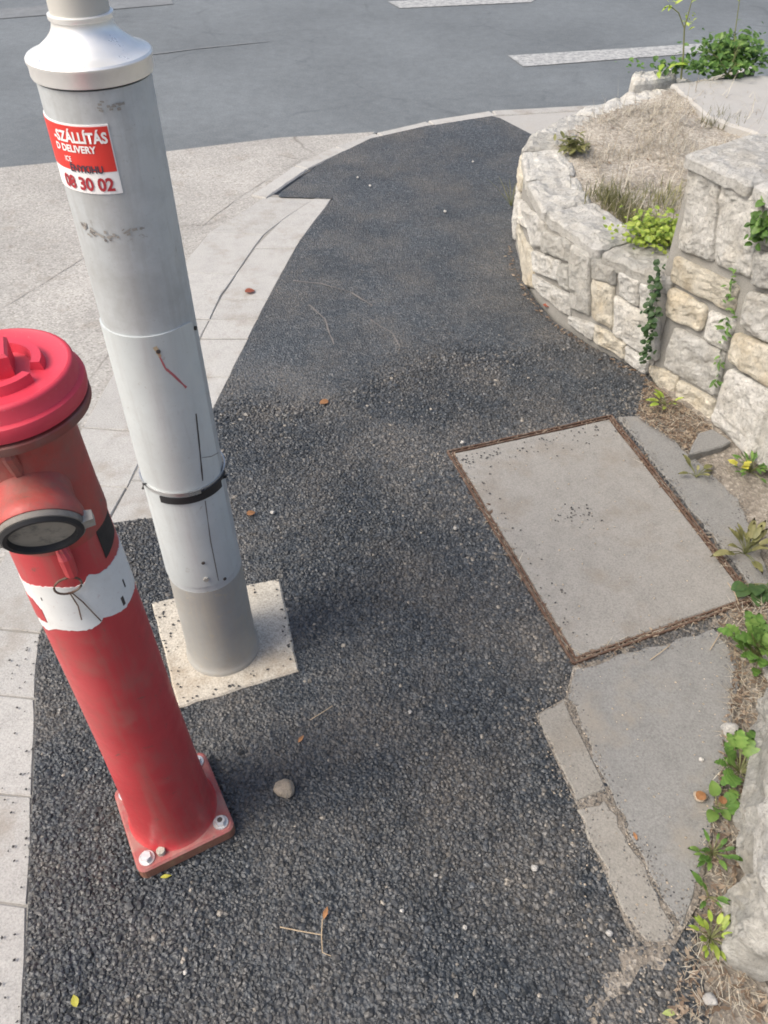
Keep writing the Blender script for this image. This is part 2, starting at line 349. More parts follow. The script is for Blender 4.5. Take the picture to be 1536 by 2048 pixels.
# ================================================================== SETTING
# ---- outlines in world metres
PATH_L = [(-.15, -1.6), (-.38, -.5), (-.52, .1)] + [tuple(G(*p)[:2]) for p in ((45, 2048), (62, 1700), (75, 1290), (86, 1250), (212, 1047), (312, 1035), (440, 790), (500, 670), (540, 590), (600, 480), (666, 397), (558, 394))]
PATH_FAR = [tuple(G(*p)[:2]) for p in ((556, 388), (650, 321), (740, 277), (850, 252), (980, 231), (1000, 236), (1062, 268))]
PATH_R = [(.80, 4.2), (.74, 3.75), (.60, 3.5), (.55, 3.2)] + [tuple(G(*p)[:2]) for p in ((1052, 570), (1068, 596), (1106, 641), (1182, 692), (1292, 748), (1330, 800), (1340, 900), (1500, 1150), (1470, 1300), (1440, 1500), (1380, 1800), (1420, 2048))] + [(.62, -.2), (.9, -1.6)]
PATH = PATH_L + PATH_FAR + PATH_R
COVER = [G(893, 905), G(1222, 833), G(1512, 1203), G(1146, 1331)]
FOOT = [G(304, 1207), G(560, 1160), G(598, 1345), G(357, 1417)]
ROAD_E = [(-60, -16), (-8, 2.2), tuple(G(0, 331)[:2]), tuple(G(320, 300)[:2]), tuple(G(560, 271)[:2]), tuple(G(700, 263)[:2]), (-.02, 4.52), (.25, 4.66), (.6, 4.815), (1.2, 4.90), (2.5, 5.12), (8, 6.3), (60, 18)]

sheet('ground', [(-400, -400), (400, -400), (400, 400), (-400, 400)], -.09, MT['ground'], label='bare earth ground reaching to the horizon around the street', cat='ground', kind='structure')
road = empty('road', (0, 4.5, -.02), label='grey blue worn asphalt road crossing beyond the footpath', cat='road', kind='structure')
sheet('road_surface', ROAD_E + [(60, 32), (-60, -2 + 14)], -.022, MT['road'], road)
def quadpx(pts, z): return [G(px, py, z) for px, py in pts]
zz = -.018
sheet('crosswalk_stripe', quadpx([(1016, 111), (1402, 87), (1420, 104), (1047, 133)], zz), zz, MT['paint'], road)
sheet('crosswalk_stripe', quadpx([(776, 3), (1000, -12), (1080, -6), (1062, 4), (800, 16)], zz), zz, MT['paint'], road)
sheet('crosswalk_stripe', quadpx([(-300, 34), (60, 14), (200, -6), (340, -14), (346, 8), (90, 30), (-280, 60)], zz), zz, MT['faint'], road)
strip('road_seam', subdiv_line([G(300, 108, zz), G(420, 94, zz), G(540, 82, zz)], .1, .006), .016, zz, MT['faint'], road, .3)

drive = empty('driveway', (-2, 3, 0), label='pale worn concrete driveway meeting the road beside the kerb blocks', cat='driveway', kind='structure')
R1R = [(-.15, -1.6), (-.38, -.5), (-.52, .1)] + [tuple(G(*p)[:2]) for p in ((45, 2048), (62, 1700), (75, 1290), (86, 1250), (212, 1047))] + [(-.71, 1.82), (-.66, 2.3), (-.61, 2.79), (-.50, 3.32), (-.30, 3.68)]
R1L = [(-.40, -1.6), (-.62, -.5), (-.75, .1), (-.82, .39), (-.88, .68), (-1.02, 1.16), (-1.02, 1.21), (-.96, 1.56), (-.93, 1.86), (-.905, 2.2), (-.85, 2.75), (-.75, 3.28), (-.52, 3.70)]
sheet('driveway_surface', R1L + [tuple(G(650, 318)[:2]), tuple(G(735, 276)[:2]), (-.05, 4.5)] + [ROAD_E[5], ROAD_E[4], ROAD_E[3], ROAD_E[2], ROAD_E[1], (-8, -1.6)], -.010, MT['drive'], drive)
for pts in ([(0, 612), (90, 560), (175, 505)], [(395, 455), (470, 395), (560, 340), (640, 296)]):
    strip('joint', subdiv_line([G(*p) for p in pts], .05, .004), .0025, -.0065, MT['smear'], drive, .4)

paving = empty('kerb_paving', (-.8, 2, 0), label='strip of pale flush concrete kerb blocks along the footpath edge', cat='paving', kind='structure')
def at_y(line, y):
    for a, b in zip(line, line[1:]):
        if min(a[1], b[1]) <= y <= max(a[1], b[1]) and a[1] != b[1]:
            t = (y - a[1]) / (b[1] - a[1]); return a[0] + (b[0] - a[0]) * t
    return line[-1][0] if y > line[-1][1] else line[0][0]
def paver(L, Rr, y0, y1, g=.0018, sl=0.0):
    ym = (y0 + y1) / 2
    P = [(at_y(L, y0) + g, y0 + g - sl), (at_y(Rr, y0) - g, y0 + g + sl), (at_y(Rr, ym) - g, ym), (at_y(Rr, y1) - g, y1 - g + sl), (at_y(L, y1) + g, y1 - g - sl), (at_y(L, ym) + g, ym)]
    slab('paver', rag(P, .05, .0025, random.random() * 9), -.004 + random.uniform(-.0015, .0015), .05, MT['paver'], paving, .003)
ys = [-1.5, -1.25, -1.0, -.75, -.5, -.25, 0, .2, .39, .59, .80, 1.03, 1.21, 1.46, 1.72, 1.97, 2.30, 2.62, 2.95, 3.3, 3.66]
for a, b in zip(ys, ys[1:]): paver(R1L, R1R, a, b, sl=-.012)
R2R = [tuple(G(*p)[:2]) for p in ((312, 1035), (440, 790), (500, 670), (540, 590), (600, 480), (668, 391))]
ys = [1.565, 1.74, 1.87, 2.03, 2.25, 2.48, 2.61, 2.75, 3.16, 3.672]
for a, b in zip(ys, ys[1:]): paver(R1R, R2R, a, b)
sheet('joint_sand', R1L + list(reversed(R2R)) + list(reversed(R1R[:8])), -.0085, MT['mortar'], paving)

kerb = empty('kerb', (0, 4.4, 0), label='thin pale kerb stones edging the far end of the footpath', cat='kerb', kind='structure')
KO = [Vector((-.57, 3.66)), Vector((-.40, 4.0)), Vector((-.22, 4.24)), Vector((-.02, 4.43)), Vector((.25, 4.60)), Vector((.60, 4.755)), Vector((1.2, 4.85)), Vector((2.5, 5.07)), Vector((8, 6.2))]
def resample(P, step):
    out = [P[0].copy()]; acc = 0
    for a, b in zip(P, P[1:]):
        L = (b - a).length; n = max(1, round(L / step))
        for i in range(1, n + 1): out.append(a + (b - a) * (i / n))
    return out
KP = resample(KO, .42)
for a, b in zip(KP, KP[1:]):
    t = (b - a).normalized(); n = Vector((-t.y, t.x)) * .04; g = t * .004
    slab('kerb_stone', rag([a + g - n, b - g - n, b - g + n, a + g + n], .06, .003, a.x), -.001 + random.uniform(-.002, .002), .10, MT['paver'], kerb, .006)
corner = sheet('pavement_corner', [(.58, 4.70), (.77, 4.44), (.80, 4.2), (1.4, 4.1), (8, 5.4), (8, 6.1), (2.5, 5.02), (1.2, 4.805)], -.002, MT['terrace'], label='pale concrete pavement wedge between kerb and low stone wall', cat='pavement', kind='structure')

# ---- footpath
path = empty('footpath', (0, 2, 0), label='freshly laid black asphalt footpath curving to the road', cat='footpath', kind='structure')
sheet('path_surface', PATH, 0.0, MT['asphalt'], path)
SLABA = [G(*p) for p in ((1150, 1338), (1430, 1258), (1476, 1330), (1462, 1480), (1436, 1600), (1408, 1720), (1388, 1800), (1360, 1860), (1219, 1589), (1136, 1398))]
SLABB = [G(*p) for p in ((1073, 1432), (1128, 1402), (1212, 1582), (1152, 1606))]
SLABC = [G(*p) for p in ((1157, 1626), (1214, 1600), (1345, 1855), (1335, 1885), (1290, 1890), (1254, 1850))]
SLABD = [G(*p) for p in ((1236, 836), (1292, 832), (1402, 930), (1475, 1000), (1520, 1100), (1545, 1190), (1522, 1198))]
VERGE = [tuple(G(*p)[:2]) for p in ((1310, 790), (1262, 838), (1240, 840), (1525, 1205), (1160, 1338), (1132, 1400), (1228, 1590), (1256, 1850), (1225, 1950), (1180, 2060))] + [(.55, -.2), (.8, -1.6), (3, -1.6), (3, 2.3), (1.0, 2.35)]
# real stone grains pressed into the bitumen
def make_granules():
    pitch = .0084
    xs = np.arange(-.95, 1.0, pitch); yv = np.arange(.18, 3.1, pitch * .866)
    X, Y = np.meshgrid(xs, yv); X = X + (np.arange(len(yv)) % 2)[:, None] * pitch / 2
    P = np.stack([X.ravel(), Y.ravel()], 1); P += rng.uniform(-.42, .42, P.shape) * pitch
    keep = pip(P, PATH)
    for q in (COVER, SLABA, SLABB, SLABC, SLABD): keep &= ~pip(P, q)
    c = np.mean([[p.x, p.y] for p in FOOT], 0); keep &= ~pip(P, [(c + (np.array([p.x, p.y]) - c) * .985) for p in FOOT])
    vz = pip(P, VERGE); keep &= ~(vz & (rng.random(len(P)) < .35))
    # fewer grains where the roller left a smoother skin
    sm = .5 + .5 * np.sin(P[:, 0] * 5.3 + 1.1 * np.sin(P[:, 1] * 3.1)) * np.sin(P[:, 1] * 4.1 + 1.7 * np.sin(P[:, 0] * 2.7 + 1))
    seam = 2.27 + .42 * P[:, 0] + .05 * np.sin(P[:, 0] * 9); far = np.clip((P[:, 1] - seam + .08) / .34, 0, 1)
    nearseam = np.exp(-((P[:, 1] - seam + .06) / .05) ** 2)
    keep &= rng.random(len(P)) > np.clip(far * .93 + .16 * sm * (1 - nearseam), 0, 1)
    P = P[keep]; sm = sm[keep]; far = far[keep]; vz = vz[keep]; nearseam = nearseam[keep]; n = len(P)
    t = (1 + 5 ** .5) / 2
    ico = np.array([(-1, t, 0), (1, t, 0), (-1, -t, 0), (1, -t, 0), (0, -1, t), (0, 1, t), (0, -1, -t), (0, 1, -t), (t, 0, -1), (t, 0, 1), (-t, 0, -1), (-t, 0, 1)], float); ico /= np.linalg.norm(ico[0])
    tri = np.array([(0, 11, 5), (0, 5, 1), (0, 1, 7), (0, 7, 10), (0, 10, 11), (1, 5, 9), (5, 11, 4), (11, 10, 2), (10, 7, 6), (7, 1, 8), (3, 9, 4), (3, 4, 2), (3, 2, 6), (3, 6, 8), (3, 8, 9), (4, 9, 5), (2, 4, 11), (6, 2, 10), (8, 6, 7), (9, 8, 1)])
    var = ico[None] * rng.uniform(.72, 1.18, (40, 12, 1))
    V = var[rng.integers(0, 40, n)]
    s = rng.uniform(.0029, .0066, n) * np.where(rng.random(n) < .14, 1.35, 1.0) * (1 - .35 * far) * (1 + .25 * nearseam * (rng.random(n) < .4))
    V = V * np.stack([s * rng.uniform(.85, 1.25, n), s * rng.uniform(.75, 1.05, n), s * rng.uniform(.6, .9, n)], 1)[:, None, :]
    a = rng.uniform(0, 6.283, n); ca, sa = np.cos(a)[:, None], np.sin(a)[:, None]
    b = rng.uniform(-.6, .6, n); cb, sb = np.cos(b)[:, None], np.sin(b)[:, None]
    x, y, z = V[..., 0], V[..., 1], V[..., 2]
    y, z = y * cb - z * sb, y * sb + z * cb
    x, y = x * ca - y * sa, x * sa + y * ca
    zoff = s * .08 - .0020 * sm - .002 * far + .0015 * nearseam
    V = np.stack([x + P[:, 0:1], y + P[:, 1:2] - 2.0, z + zoff[:, None]], -1).reshape(-1, 3)
    T = (tri[None] + (np.arange(n) * 12)[:, None, None]).reshape(-1, 3)
    tone = np.clip(rng.beta(2, 2.2, n) * .92, 0, .94); hi = rng.random(n); tone = np.where(hi < .005, rng.uniform(.92, 1, n), tone)
    edge = np.interp(P[:, 1], [.3, .55, .77, .97, 1.1, 1.86, 2.1], [.47, .43, .38, .33, .40, .17, .75]); dd = np.clip((P[:, 0] - edge + .16) / .22, 0, 1) * (P[:, 1] < 2.2)
    tone = np.where(rng.random(n) < nearseam * .2, rng.uniform(.72, .9, n), tone)
    tone = np.where(rng.random(n) < dd * .38, rng.uniform(.78, .94, n), tone); tone = np.where(vz & (rng.random(n) < .6), rng.uniform(.82, .96, n), tone)
    big_mesh('asphalt_grain', V, T, MT['granule'], np.repeat(tone, 12), path, kind='stuff')
    return n
print('granules', make_granules())
# pale scuffs left by the roller
for pts in ([(585, 562), (640, 568), (700, 585), (745, 612)], [(740, 640), (785, 668), (800, 695)], [(618, 610), (650, 640), (668, 690)]):
    strip('scuff_mark', subdiv_line([G(*p) for p in pts], .03, .002), .005, .0025, MT['scratch'], path, .3)

# ---- old paving by the wall
old = empty('old_pavement', (.8, 1.2, 0), label='remnants of old grey asphalt and concrete paving beside the verge', cat='pavement', kind='structure')
sheet('joint_dirt', [G(*p) for p in ((1146, 1334), (1480, 1255), (1466, 1480), (1412, 1720), (1395, 1810), (1350, 1890), (1290, 1895), (1252, 1855), (1152, 1612), (1070, 1432), (1130, 1398))], .0042, MT['soil'], old)
slab('asphalt_slab', rag(SLABA, .025, .011, 1), .0062, .06, MT['oldgrey'], old, .004)
slab('concrete_slab', rag(SLABB, .025, .007, 2), .0070, .06, MT['oldslab'], old, .004)
slab('concrete_slab', rag(SLABC, .018, .014, 3), .0066, .06, MT['oldslab'], old, .004)
slab('asphalt_slab', rag(SLABD, .025, .009, 4), .0055, .06, MT['oldgrey'], old, .004)

# ---- verge soil as an uneven sheet
def soil_sheet(name, poly, zf, mat, step=.035, **k):
    P = np.array([p[:2] for p in poly]); x0, y0 = P.min(0) - step; x1, y1 = P.max(0) + step
    nx, ny = int((x1 - x0) / step) + 2, int((y1 - y0) / step) + 2
    V = [(x0 + i * step, y0 + j * step) for j in range(ny) for i in range(nx)]
    ins = pip(np.array(V), P); Fc = []
    for j in range(ny - 1):
        for i in range(nx - 1):
            q = (j * nx + i, j * nx + i + 1, (j + 1) * nx + i + 1, (j + 1) * nx + i)
            if sum(ins[c] for c in q) >= 2: Fc.append(q)
    return mobj(name, [(x, y, zf(x, y)) for x, y in V], Fc, mat, smooth=True, **k)
def nz(x, y, s=1.0): return mnoise.noise(Vector((x * 9 * s, y * 9 * s, .3)))
SL_ALL = [[p[:2] for p in q] for q in (SLABA, SLABB, SLABC, SLABD)]
def in_slab(x, y):
    return any(pip(np.array([[x, y]]), q)[0] for q in SL_ALL)
soil_sheet('soil_verge', VERGE, lambda x, y: -.0125 * in_slab(x, y) - .0005 + .006 * nz(x, y) + .005 * nz(x, y, 3) + .012 * max(0, min(1, (x - .75) * 3)), MT['soil'], label='dry brown soil verge with litter at the foot of the walls', cat='soil', kind='structure')

# ================================================================== MANHOLE COVER
cov = empty('manhole_cover', (sum((c for c in COVER), Z0)) / 4, label='large rectangular concrete access cover in a rusty steel frame beside the path', cat='manhole cover')
cc = cov.location
def inset(q, d):
    out = []
    for i in range(4):
        p = q[i]; u = (q[(i + 1) % 4] - p).normalized(); v = (q[i - 1] - p).normalized(); out.append(p + (u + v) * d)
    return out
slab('cover_slab', rag(inset(COVER, .016), .05, .002, 6), .0055, .05, MT['cover'], cov, .003)
sheet('joint_dirt', inset(COVER, .006), .001, MT['soil'], cov)
def bar(name, a, b, wd, z0, z1, mat, parent):
    t = (b - a).normalized(); n = Vector((-t.y, t.x, 0)) * wd / 2; loc = parent.location; V = []
    pts = subdiv_line([a, b], .06)
    for p in pts:
        q = p + n.normalized() * (mnoise.noise(p * 14) * .0025)
        V += [Vector((q.x, q.y, z0)) - n - loc, Vector((q.x, q.y, z0)) + n - loc, Vector((q.x, q.y, z1)) + n - loc, Vector((q.x, q.y, z1)) - n - loc]
    Fc = [(0, 1, 2, 3)]
    for i in range(len(pts) - 1):
        for k in range(4):
            l = (k + 1) % 4; Fc.append((4 * i + k, 4 * i + 4 + k, 4 * i + 4 + l, 4 * i + l))
    Fc.append(tuple(reversed([4 * (len(pts) - 1) + k for k in range(4)])))
    return mobj(name, V, Fc, mat, parent)
for d, wd, z in ((.002, .004, .008), (.0125, .0035, .0075)):
    q = inset(COVER, d)
    for i in range(4): bar('frame_bar', q[i], q[(i + 1) % 4], wd, -.02, z + .0004 * (i % 2), MT['rust'], cov)
ext = COVER[2] - COVER[3]
bar('frame_bar', COVER[2], COVER[2] + ext * .28, .008, -.02, .007, MT['rust'], cov)

# ================================================================== POLE AND FOOTING
fcen = sum((c for c in FOOT), Z0) / 4
slab('concrete_footing', rag(FOOT, .02, .0030, 3), .007, .08, MT['footing'], None, .004, label='rough cream concrete footing block around the base of the silver pole', cat='footing')
PB = G(447, 1297); PB.z = .007
pole = empty('street_pole', PB, label='stepped silver metal street pole with sticker and polished collar, standing in concrete', cat='pole')
PM = Matrix.Translation(PB)
PROF = [(0, .0835), (.008, .0830), (.016, .0795), (.10, .0775), (.2, .0765), (.5, .0735), (.85, .072), (1.216, .0725)]
def rp(z):
    if z <= 0: return PROF[0][1]
    for (a, ra), (b, rb) in zip(PROF, PROF[1:]):
        if z <= b: return ra + (rb - ra) * (z - a) / (b - a)
    return PROF[-1][1]
V, Fc = lathe([(rp(z), z) for z in (.0, .004, .008, .012, .016, .03, .06, .10, .15, .2, .24, .28)], 64); mobj('pole_foot', V, Fc, MT['polefoot'], pole, True)
V, Fc = lathe([(rp(z) - .0003, z) for z in np.linspace(.275, 1.216, 24)], 64); mobj('lower_tube', V, Fc, MT['pole'], pole, True)
V, Fc = lathe([(.0690, 1.212), (.0690, 1.2185), (.0690, 1.222)], 64); mobj('seal_gap', V, Fc, MT['rubber'], pole, True)
bellp = [(.0735, 1.2185), (.0762, 1.2195), (.0770, 1.222), (.0768, 1.234), (.0785, 1.237), (.0785, 1.2405), (.0765, 1.243), (.0715, 1.2445), (.0660, 1.2465)]
for i in range(15):
    t = i / 14; bellp.append((.0372 + .0255 * (1 - t) ** 2.3, 1.2485 + .031 * t ** .9))
bellp += [(.0392, 1.2805), (.0396, 1.2815), (.0396, 1.2860), (.0375, 1.2870)]
V, Fc = lathe(bellp, 64); mobj('collar', V, Fc, MT['bell'], pole, True)
V, Fc = lathe([(.036, 1.283), (.036, 1.32), (.036, 2.4), (.0355, 3.3), (.033, 3.31), (0, 3.315)], 48); mobj('upper_tube', V, Fc, MT['poletop'], pole, True)
def cpatch(name, a0, a1, top, bot, off, mat, parent, rfun, na=28, nh=10, thick=.003, **k):
    """curved plate on a round body: angle range a0..a1, heights top(a), bot(a)"""
    V = []; Fc = []
    for layer in (off, off - thick):
        for i in range(na + 1):
            a = a0 + (a1 - a0) * i / na; t, b = top(a), bot(a)
            for j in range(nh + 1):
                z = b + (t - b) * j / nh; r = rfun(z) + layer; V.append((r * math.cos(a), r * math.sin(a), z))
    S = (na + 1) * (nh + 1); w_ = nh + 1; flip = a1 < a0
    for i in range(na):
        for j in range(nh):
            q = (i * w_ + j, (i + 1) * w_ + j, (i + 1) * w_ + j + 1, i * w_ + j + 1); Fc.append(q)
    for i in range(na):
        for j in (0, nh):
            q = (i * w_ + j, (i + 1) * w_ + j, S + (i + 1) * w_ + j, S + i * w_ + j); Fc.append(q if j else tuple(reversed(q)))
    for j in range(nh):
        for i in (0, na):
            q = (i * w_ + j, i * w_ + j + 1, S + i * w_ + j + 1, S + i * w_ + j); Fc.append(q if i == 0 else tuple(reversed(q)))
    if flip: Fc = [tuple(reversed(f)) for f in Fc]
    o = mobj(name, V, Fc, mat, parent, **k); return o
def H(px, py): return cyl_hit(px, py, PM, rp)
aR, hT = H(385, 660); _, hB = H(415, 1172); aRb, _ = H(474, 1140)
aL = H(225, 672)[0] - .9; aR = max(aR, aRb)
hT = H(300, 672)[1]; cr = .035
def rc(a, sgn):
    e = min(a - aL, aR - a) * .073
    return 0 if e > cr else (cr - math.sqrt(max(0, cr * cr - (cr - e) ** 2)))
cpatch('door_panel', aL, aR, lambda a: hT - .25 * rc(a, 1), lambda a: hB + rc(a, -1), .0022, MT['panel'], pole, rp, na=60, nh=12, smooth=False)
RP2 = lambda z: rp(z) + .0024
def surf(px, py, off=.003):
    a, h = H(px, py); r = rp(h) + off; return Vector((r * math.cos(a), r * math.sin(a), h))
def pline(name, pts, wd, mat, off=.0027):
    P = []
    for (x0, y0), (x1, y1) in zip(pts, pts[1:]):
        for i in range(4): P.append((x0 + (x1 - x0) * i / 4, y0 + (y1 - y0) * i / 4))
    P.append(pts[-1]); C = [surf(x, y, off) for x, y in P]; V = []
    for i, p in enumerate(C):
        t = (C[min(i + 1, len(C) - 1)] - C[max(i - 1, 0)]).normalized(); n = Vector((p.x, p.y, 0)).normalized(); s = t.cross(n).normalized() * wd * random.uniform(.3, .6)
        V += [p + s, p - s]
    return mobj(name, V, [(2 * i, 2 * i + 1, 2 * i + 3, 2 * i + 2) for i in range(len(C) - 1)], mat, pole)
pline('crack', [(390, 826), (396, 880), (404, 960)], .0028, MT['dark']); pline('crack', [(409, 1000), (420, 1080), (436, 1160)], .002, MT['scratch']); pline('crack', [(402, 914), (420, 912), (434, 905)], .0014, MT['scratch'])
pline('red_scratch', [(316, 706), (330, 735), (345, 748), (371, 774)], .004, MT['redscr']); pline('rust_spot', [(309, 692), (314, 700), (320, 712)], .007, MT['twig'])
for p in ((406, 1124), (448, 1156), (388, 656), (316, 701)):
    c = surf(*p); n = Vector((c.x, c.y, 0)).normalized(); V, Fc = tube([c - n * .002, c + n * .0012], .0035, 10); mobj('hole', V, Fc, MT['dark'], pole)
c = surf(412, 1156); n = Vector((c.x, c.y, 0)).normalized(); V, Fc = tube([c - n * .002, c + n * .003], .0055, 6); mobj('bolt', V, Fc, MT['alu'], pole)
def smear(pts, wd, n):
    for _ in range(n):
        k = random.random() * (len(pts) - 1); i = int(k); f = k - i
        x = pts[i][0] + (pts[i + 1][0] - pts[i][0]) * f; y = pts[i][1] + (pts[i + 1][1] - pts[i][1]) * f + random.gauss(0, 4); l = random.uniform(3, 13); sl = (pts[i + 1][1] - pts[i][1]) / (pts[i + 1][0] - pts[i][0])
        pline('grime_smear', [(x, y), (x + l, y + l * sl + random.uniform(-2, 2))], wd * random.uniform(.3, 1), MT[random.choice(['smear', 'smear', 'scratch'])], .0008 + .0001 * random.random())
smear([(182, 211), (205, 215), (236, 209)], .004, 12); smear([(160, 442), (182, 460), (212, 472), (240, 470), (285, 452)], .0045, 34)
# strap, tape, tails
def ringh(a, px0, px1):
    return 0
sA, sB, sC = H(300, 972), H(370, 985), H(440, 950)
hs = (sA[1] + sB[1] + sC[1]) / 3; tilt = (sC[1] - sA[1]) / (sC[0] - sA[0])
def hstrap(a): return hs + tilt * .6 * math.sin(a - sB[0])
def belt(name, dz, wd, r_off, mat, a0, a1, n=60):
    V = []; Fc = []
    for i in range(n + 1):
        a = a0 + (a1 - a0) * i / n; z = hstrap(a) + dz
        for dr, du in ((r_off, -wd / 2), (r_off + .0022, -wd / 2), (r_off + .0022, wd / 2), (r_off, wd / 2)):
            r = rp(z) + .0026 + dr; V.append((r * math.cos(a), r * math.sin(a), z + du))
    for i in range(n):
        for k in range(4):
            l = (k + 1) % 4; Fc.append((4 * i + k, 4 * i + 4 + k, 4 * i + 4 + l, 4 * i + l))
    Fc += [(0, 1, 2, 3), tuple(reversed([4 * n + k for k in range(4)]))]
    return mobj(name, V, Fc, mat, pole)
belt('strap', 0, .008, 0, MT['band'], -math.pi, math.pi - .01)
t0, t1 = H(325, 1000)[0], H(440, 975)[0]
belt('tape', -.0145, .0145, .0008, MT['tape'], t0, t1, 20); belt('tape', -.003, .006, .0022, MT['tape'], H(400, 978)[0], H(446, 955)[0], 14)
belt('clasp', 0.001, .010, .0022, MT['band'], H(368, 985)[0], H(398, 978)[0], 8)
for px, py, dx in ((443, 955, 1), (296, 968, -1)):
    c = surf(px, py, .002); d = Vector((dx * .9, -.25, 0)).normalized()
    V, Fc = tube([c, c + d * .006 + Vector((0, 0, .003)), c + d * .009 + Vector((0, 0, .008 * dx))], .0026, 6); mobj('tape_tail', V, Fc, MT['tape'], pole)
# sticker
aS, hSt = H(219, 247); _, hSm = H(236, 340); aS2, hSb = H(243, 387); aS = (aS + aS2) / 2
_, hs1 = H(160, 246); hSt = H(215, 248)[1]; hSm = H(232, 342)[1]; hSb = H(240, 386)[1]
aW = aS - 1.75
stk = cpatch('sticker', aW, aS, lambda a: hSt, lambda a: hSb, .0009, MT['stick_w'], pole, rp, na=40, nh=3, thick=.0012)
cpatch('red_field', aW + .02, aS - .02, lambda a: hSt - .002, lambda a: hSm, .0013, MT['stick_r'], stk, rp, na=40, nh=2, thick=.001)
def text_on(s, h_base, capH, a_right, mat, off=.0019, bold=.0, sx=1.0):
    cu = bpy.data.curves.new('txt', 'FONT'); cu.body = s; cu.size = 1.0; cu.resolution_u = 3; cu.offset = bold; cu.fill_mode = 'FRONT'
    o = bpy.data.objects.new('txt', cu); COL.objects.link(o); dg = bpy.context.evaluated_depsgraph_get()
    me = bpy.data.meshes.new_from_object(o.evaluated_get(dg)); bpy.data.objects.remove(o); bpy.data.curves.remove(cu)
    co = np.zeros(len(me.vertices) * 3, np.float32); me.vertices.foreach_get('co', co); co = co.reshape(-1, 3)
    k = capH / .72; xm = co[:, 0].max(); r0 = rp(h_base) + off; out = np.zeros_like(co)
    a = a_right - (xm - co[:, 0]) * k * sx / r0; out[:, 0] = r0 * np.cos(a); out[:, 1] = r0 * np.sin(a); out[:, 2] = h_base + co[:, 1] * k
    me.vertices.foreach_set('co', out.ravel()); me.materials.clear(); me.materials.append(mat); me.update()
    t = bpy.data.objects.new('lettering', me); COL.objects.link(t); t.parent = stk; return t
def hh(x, y): return H(x, y)[1]
text_on('-SZÁLLÍTÁS', hh(212, 285), hh(212, 263) - hh(212, 285), aS - .06, MT['stick_w'], bold=.035, sx=.84)
text_on('D DELIVERY', hh(190, 306), hh(190, 293) - hh(190, 307), H(193, 300)[0], MT['stick_w'], bold=.035, sx=.95)
text_on('ICE', hh(145, 322), hh(145, 312) - hh(145, 322), H(144, 316)[0], MT['stick_w'], bold=.015, sx=.8)
text_on('ÉNYKIHU', hh(207, 346), hh(207, 331) - hh(207, 346), H(207, 340)[0], MT['stick_k'], bold=.03, sx=.85)
text_on('08 30 02', hh(228, 380), hh(228, 354) - hh(228, 380), H(229, 368)[0], MT['stick_d'], bold=.035, sx=.92)

# ================================================================== HYDRANT
HB = G(352, 1632); HB.z = 0.002
hyd = empty('fire_hydrant', HB, label='red cast iron fire hydrant with torn white band, bolted to the black asphalt', cat='fire hydrant')
hyd.rotation_euler = (R(-.3), R(-.85), 0)
HM = Matrix.Translation(HB) @ hyd.rotation_euler.to_matrix().to_4x4()
HP = [(.03, .0850), (.036, .0815), (.05, .0785), (.15, .0745), (.35, .0705), (.6, .0685), (.78, .0655), (.95, .0615), (1.0, .0615)]
def rh(z):
    if z <= HP[0][0]: return HP[0][1]
    for (a, ra), (b, rb) in zip(HP, HP[1:]):
        if z <= b: return ra + (rb - ra) * (z - a) / (b - a)
    return HP[-1][1]
def HH(px, py): return cyl_hit(px, py, HM, rh)
zs = [.03, .033, .036, .042, .05, .07] + list(np.linspace(.1, .82, 22))
V, Fc = lathe([(rh(z), z) for z in zs], 64); mobj('barrel', V, Fc, MT['red'], hyd, True)
V, Fc = lathe([(rh(.81) + .0005, .812), (rh(.82) + .002, .819), (rh(.83) + .002, .83), (rh(.85) + .001, .86), (rh(.94) + .0015, .94), (.064, .966), (.068, .978), (.076, .985)], 64); mobj('head', V, Fc, MT['redfade'], hyd, True)
V, Fc = lathe([(.072, .9835), (.082, .9845), (.0895, .987), (.0908, .990), (.0908, .9975), (.0895, .999), (.080, .9995)], 64); mobj('flange', V, Fc, MT['flange'], hyd, True)
capp = [(.079, .998), (.079, 1.002), (.0845, 1.0025), (.0855, 1.0035), (.0868, 1.009), (.0870, 1.017), (.0860, 1.0205), (.0835, 1.022), (.0815, 1.0225), (.0808, 1.0235), (.0796, 1.0385), (.0788, 1.0405), (.0772, 1.0420), (.0745, 1.0425), (.0728, 1.0415), (.0600, 1.0375), (.050, 1.0370), (.03, 1.038), (0, 1.039)]
V, Fc = lathe([(r * 1.05, z) for r, z in capp], 72); cap = mobj('cap', V, Fc, MT['redcap'], hyd, True)
def arc_rib(r0, r1, a0, a1, z0, z1, n=18):
    V = []; Fc = []
    for i in range(n + 1):
        a = a0 + (a1 - a0) * i / n
        for r, z in ((r0 - .003, z0), (r0, z1), (r1, z1), (r1 + .003, z0)): V.append((r * math.cos(a), r * math.sin(a), z))
    for i in range(n):
        for k in range(3): Fc.append((4 * i + k, 4 * i + 4 + k, 4 * i + 5 + k, 4 * i + 1 + k))
    Fc += [(0, 1, 2, 3), tuple(reversed([4 * n + k for k in range(4)]))]
    Fc = [tuple(reversed(f)) for f in Fc]
    return V, Fc
for s in range(3):
    V, Fc = arc_rib(.041, .051, R(-118 + 120 * s), R(-22 + 120 * s), 1.036, 1.0475); mobj('rib', V, Fc, MT['redcap'], cap)
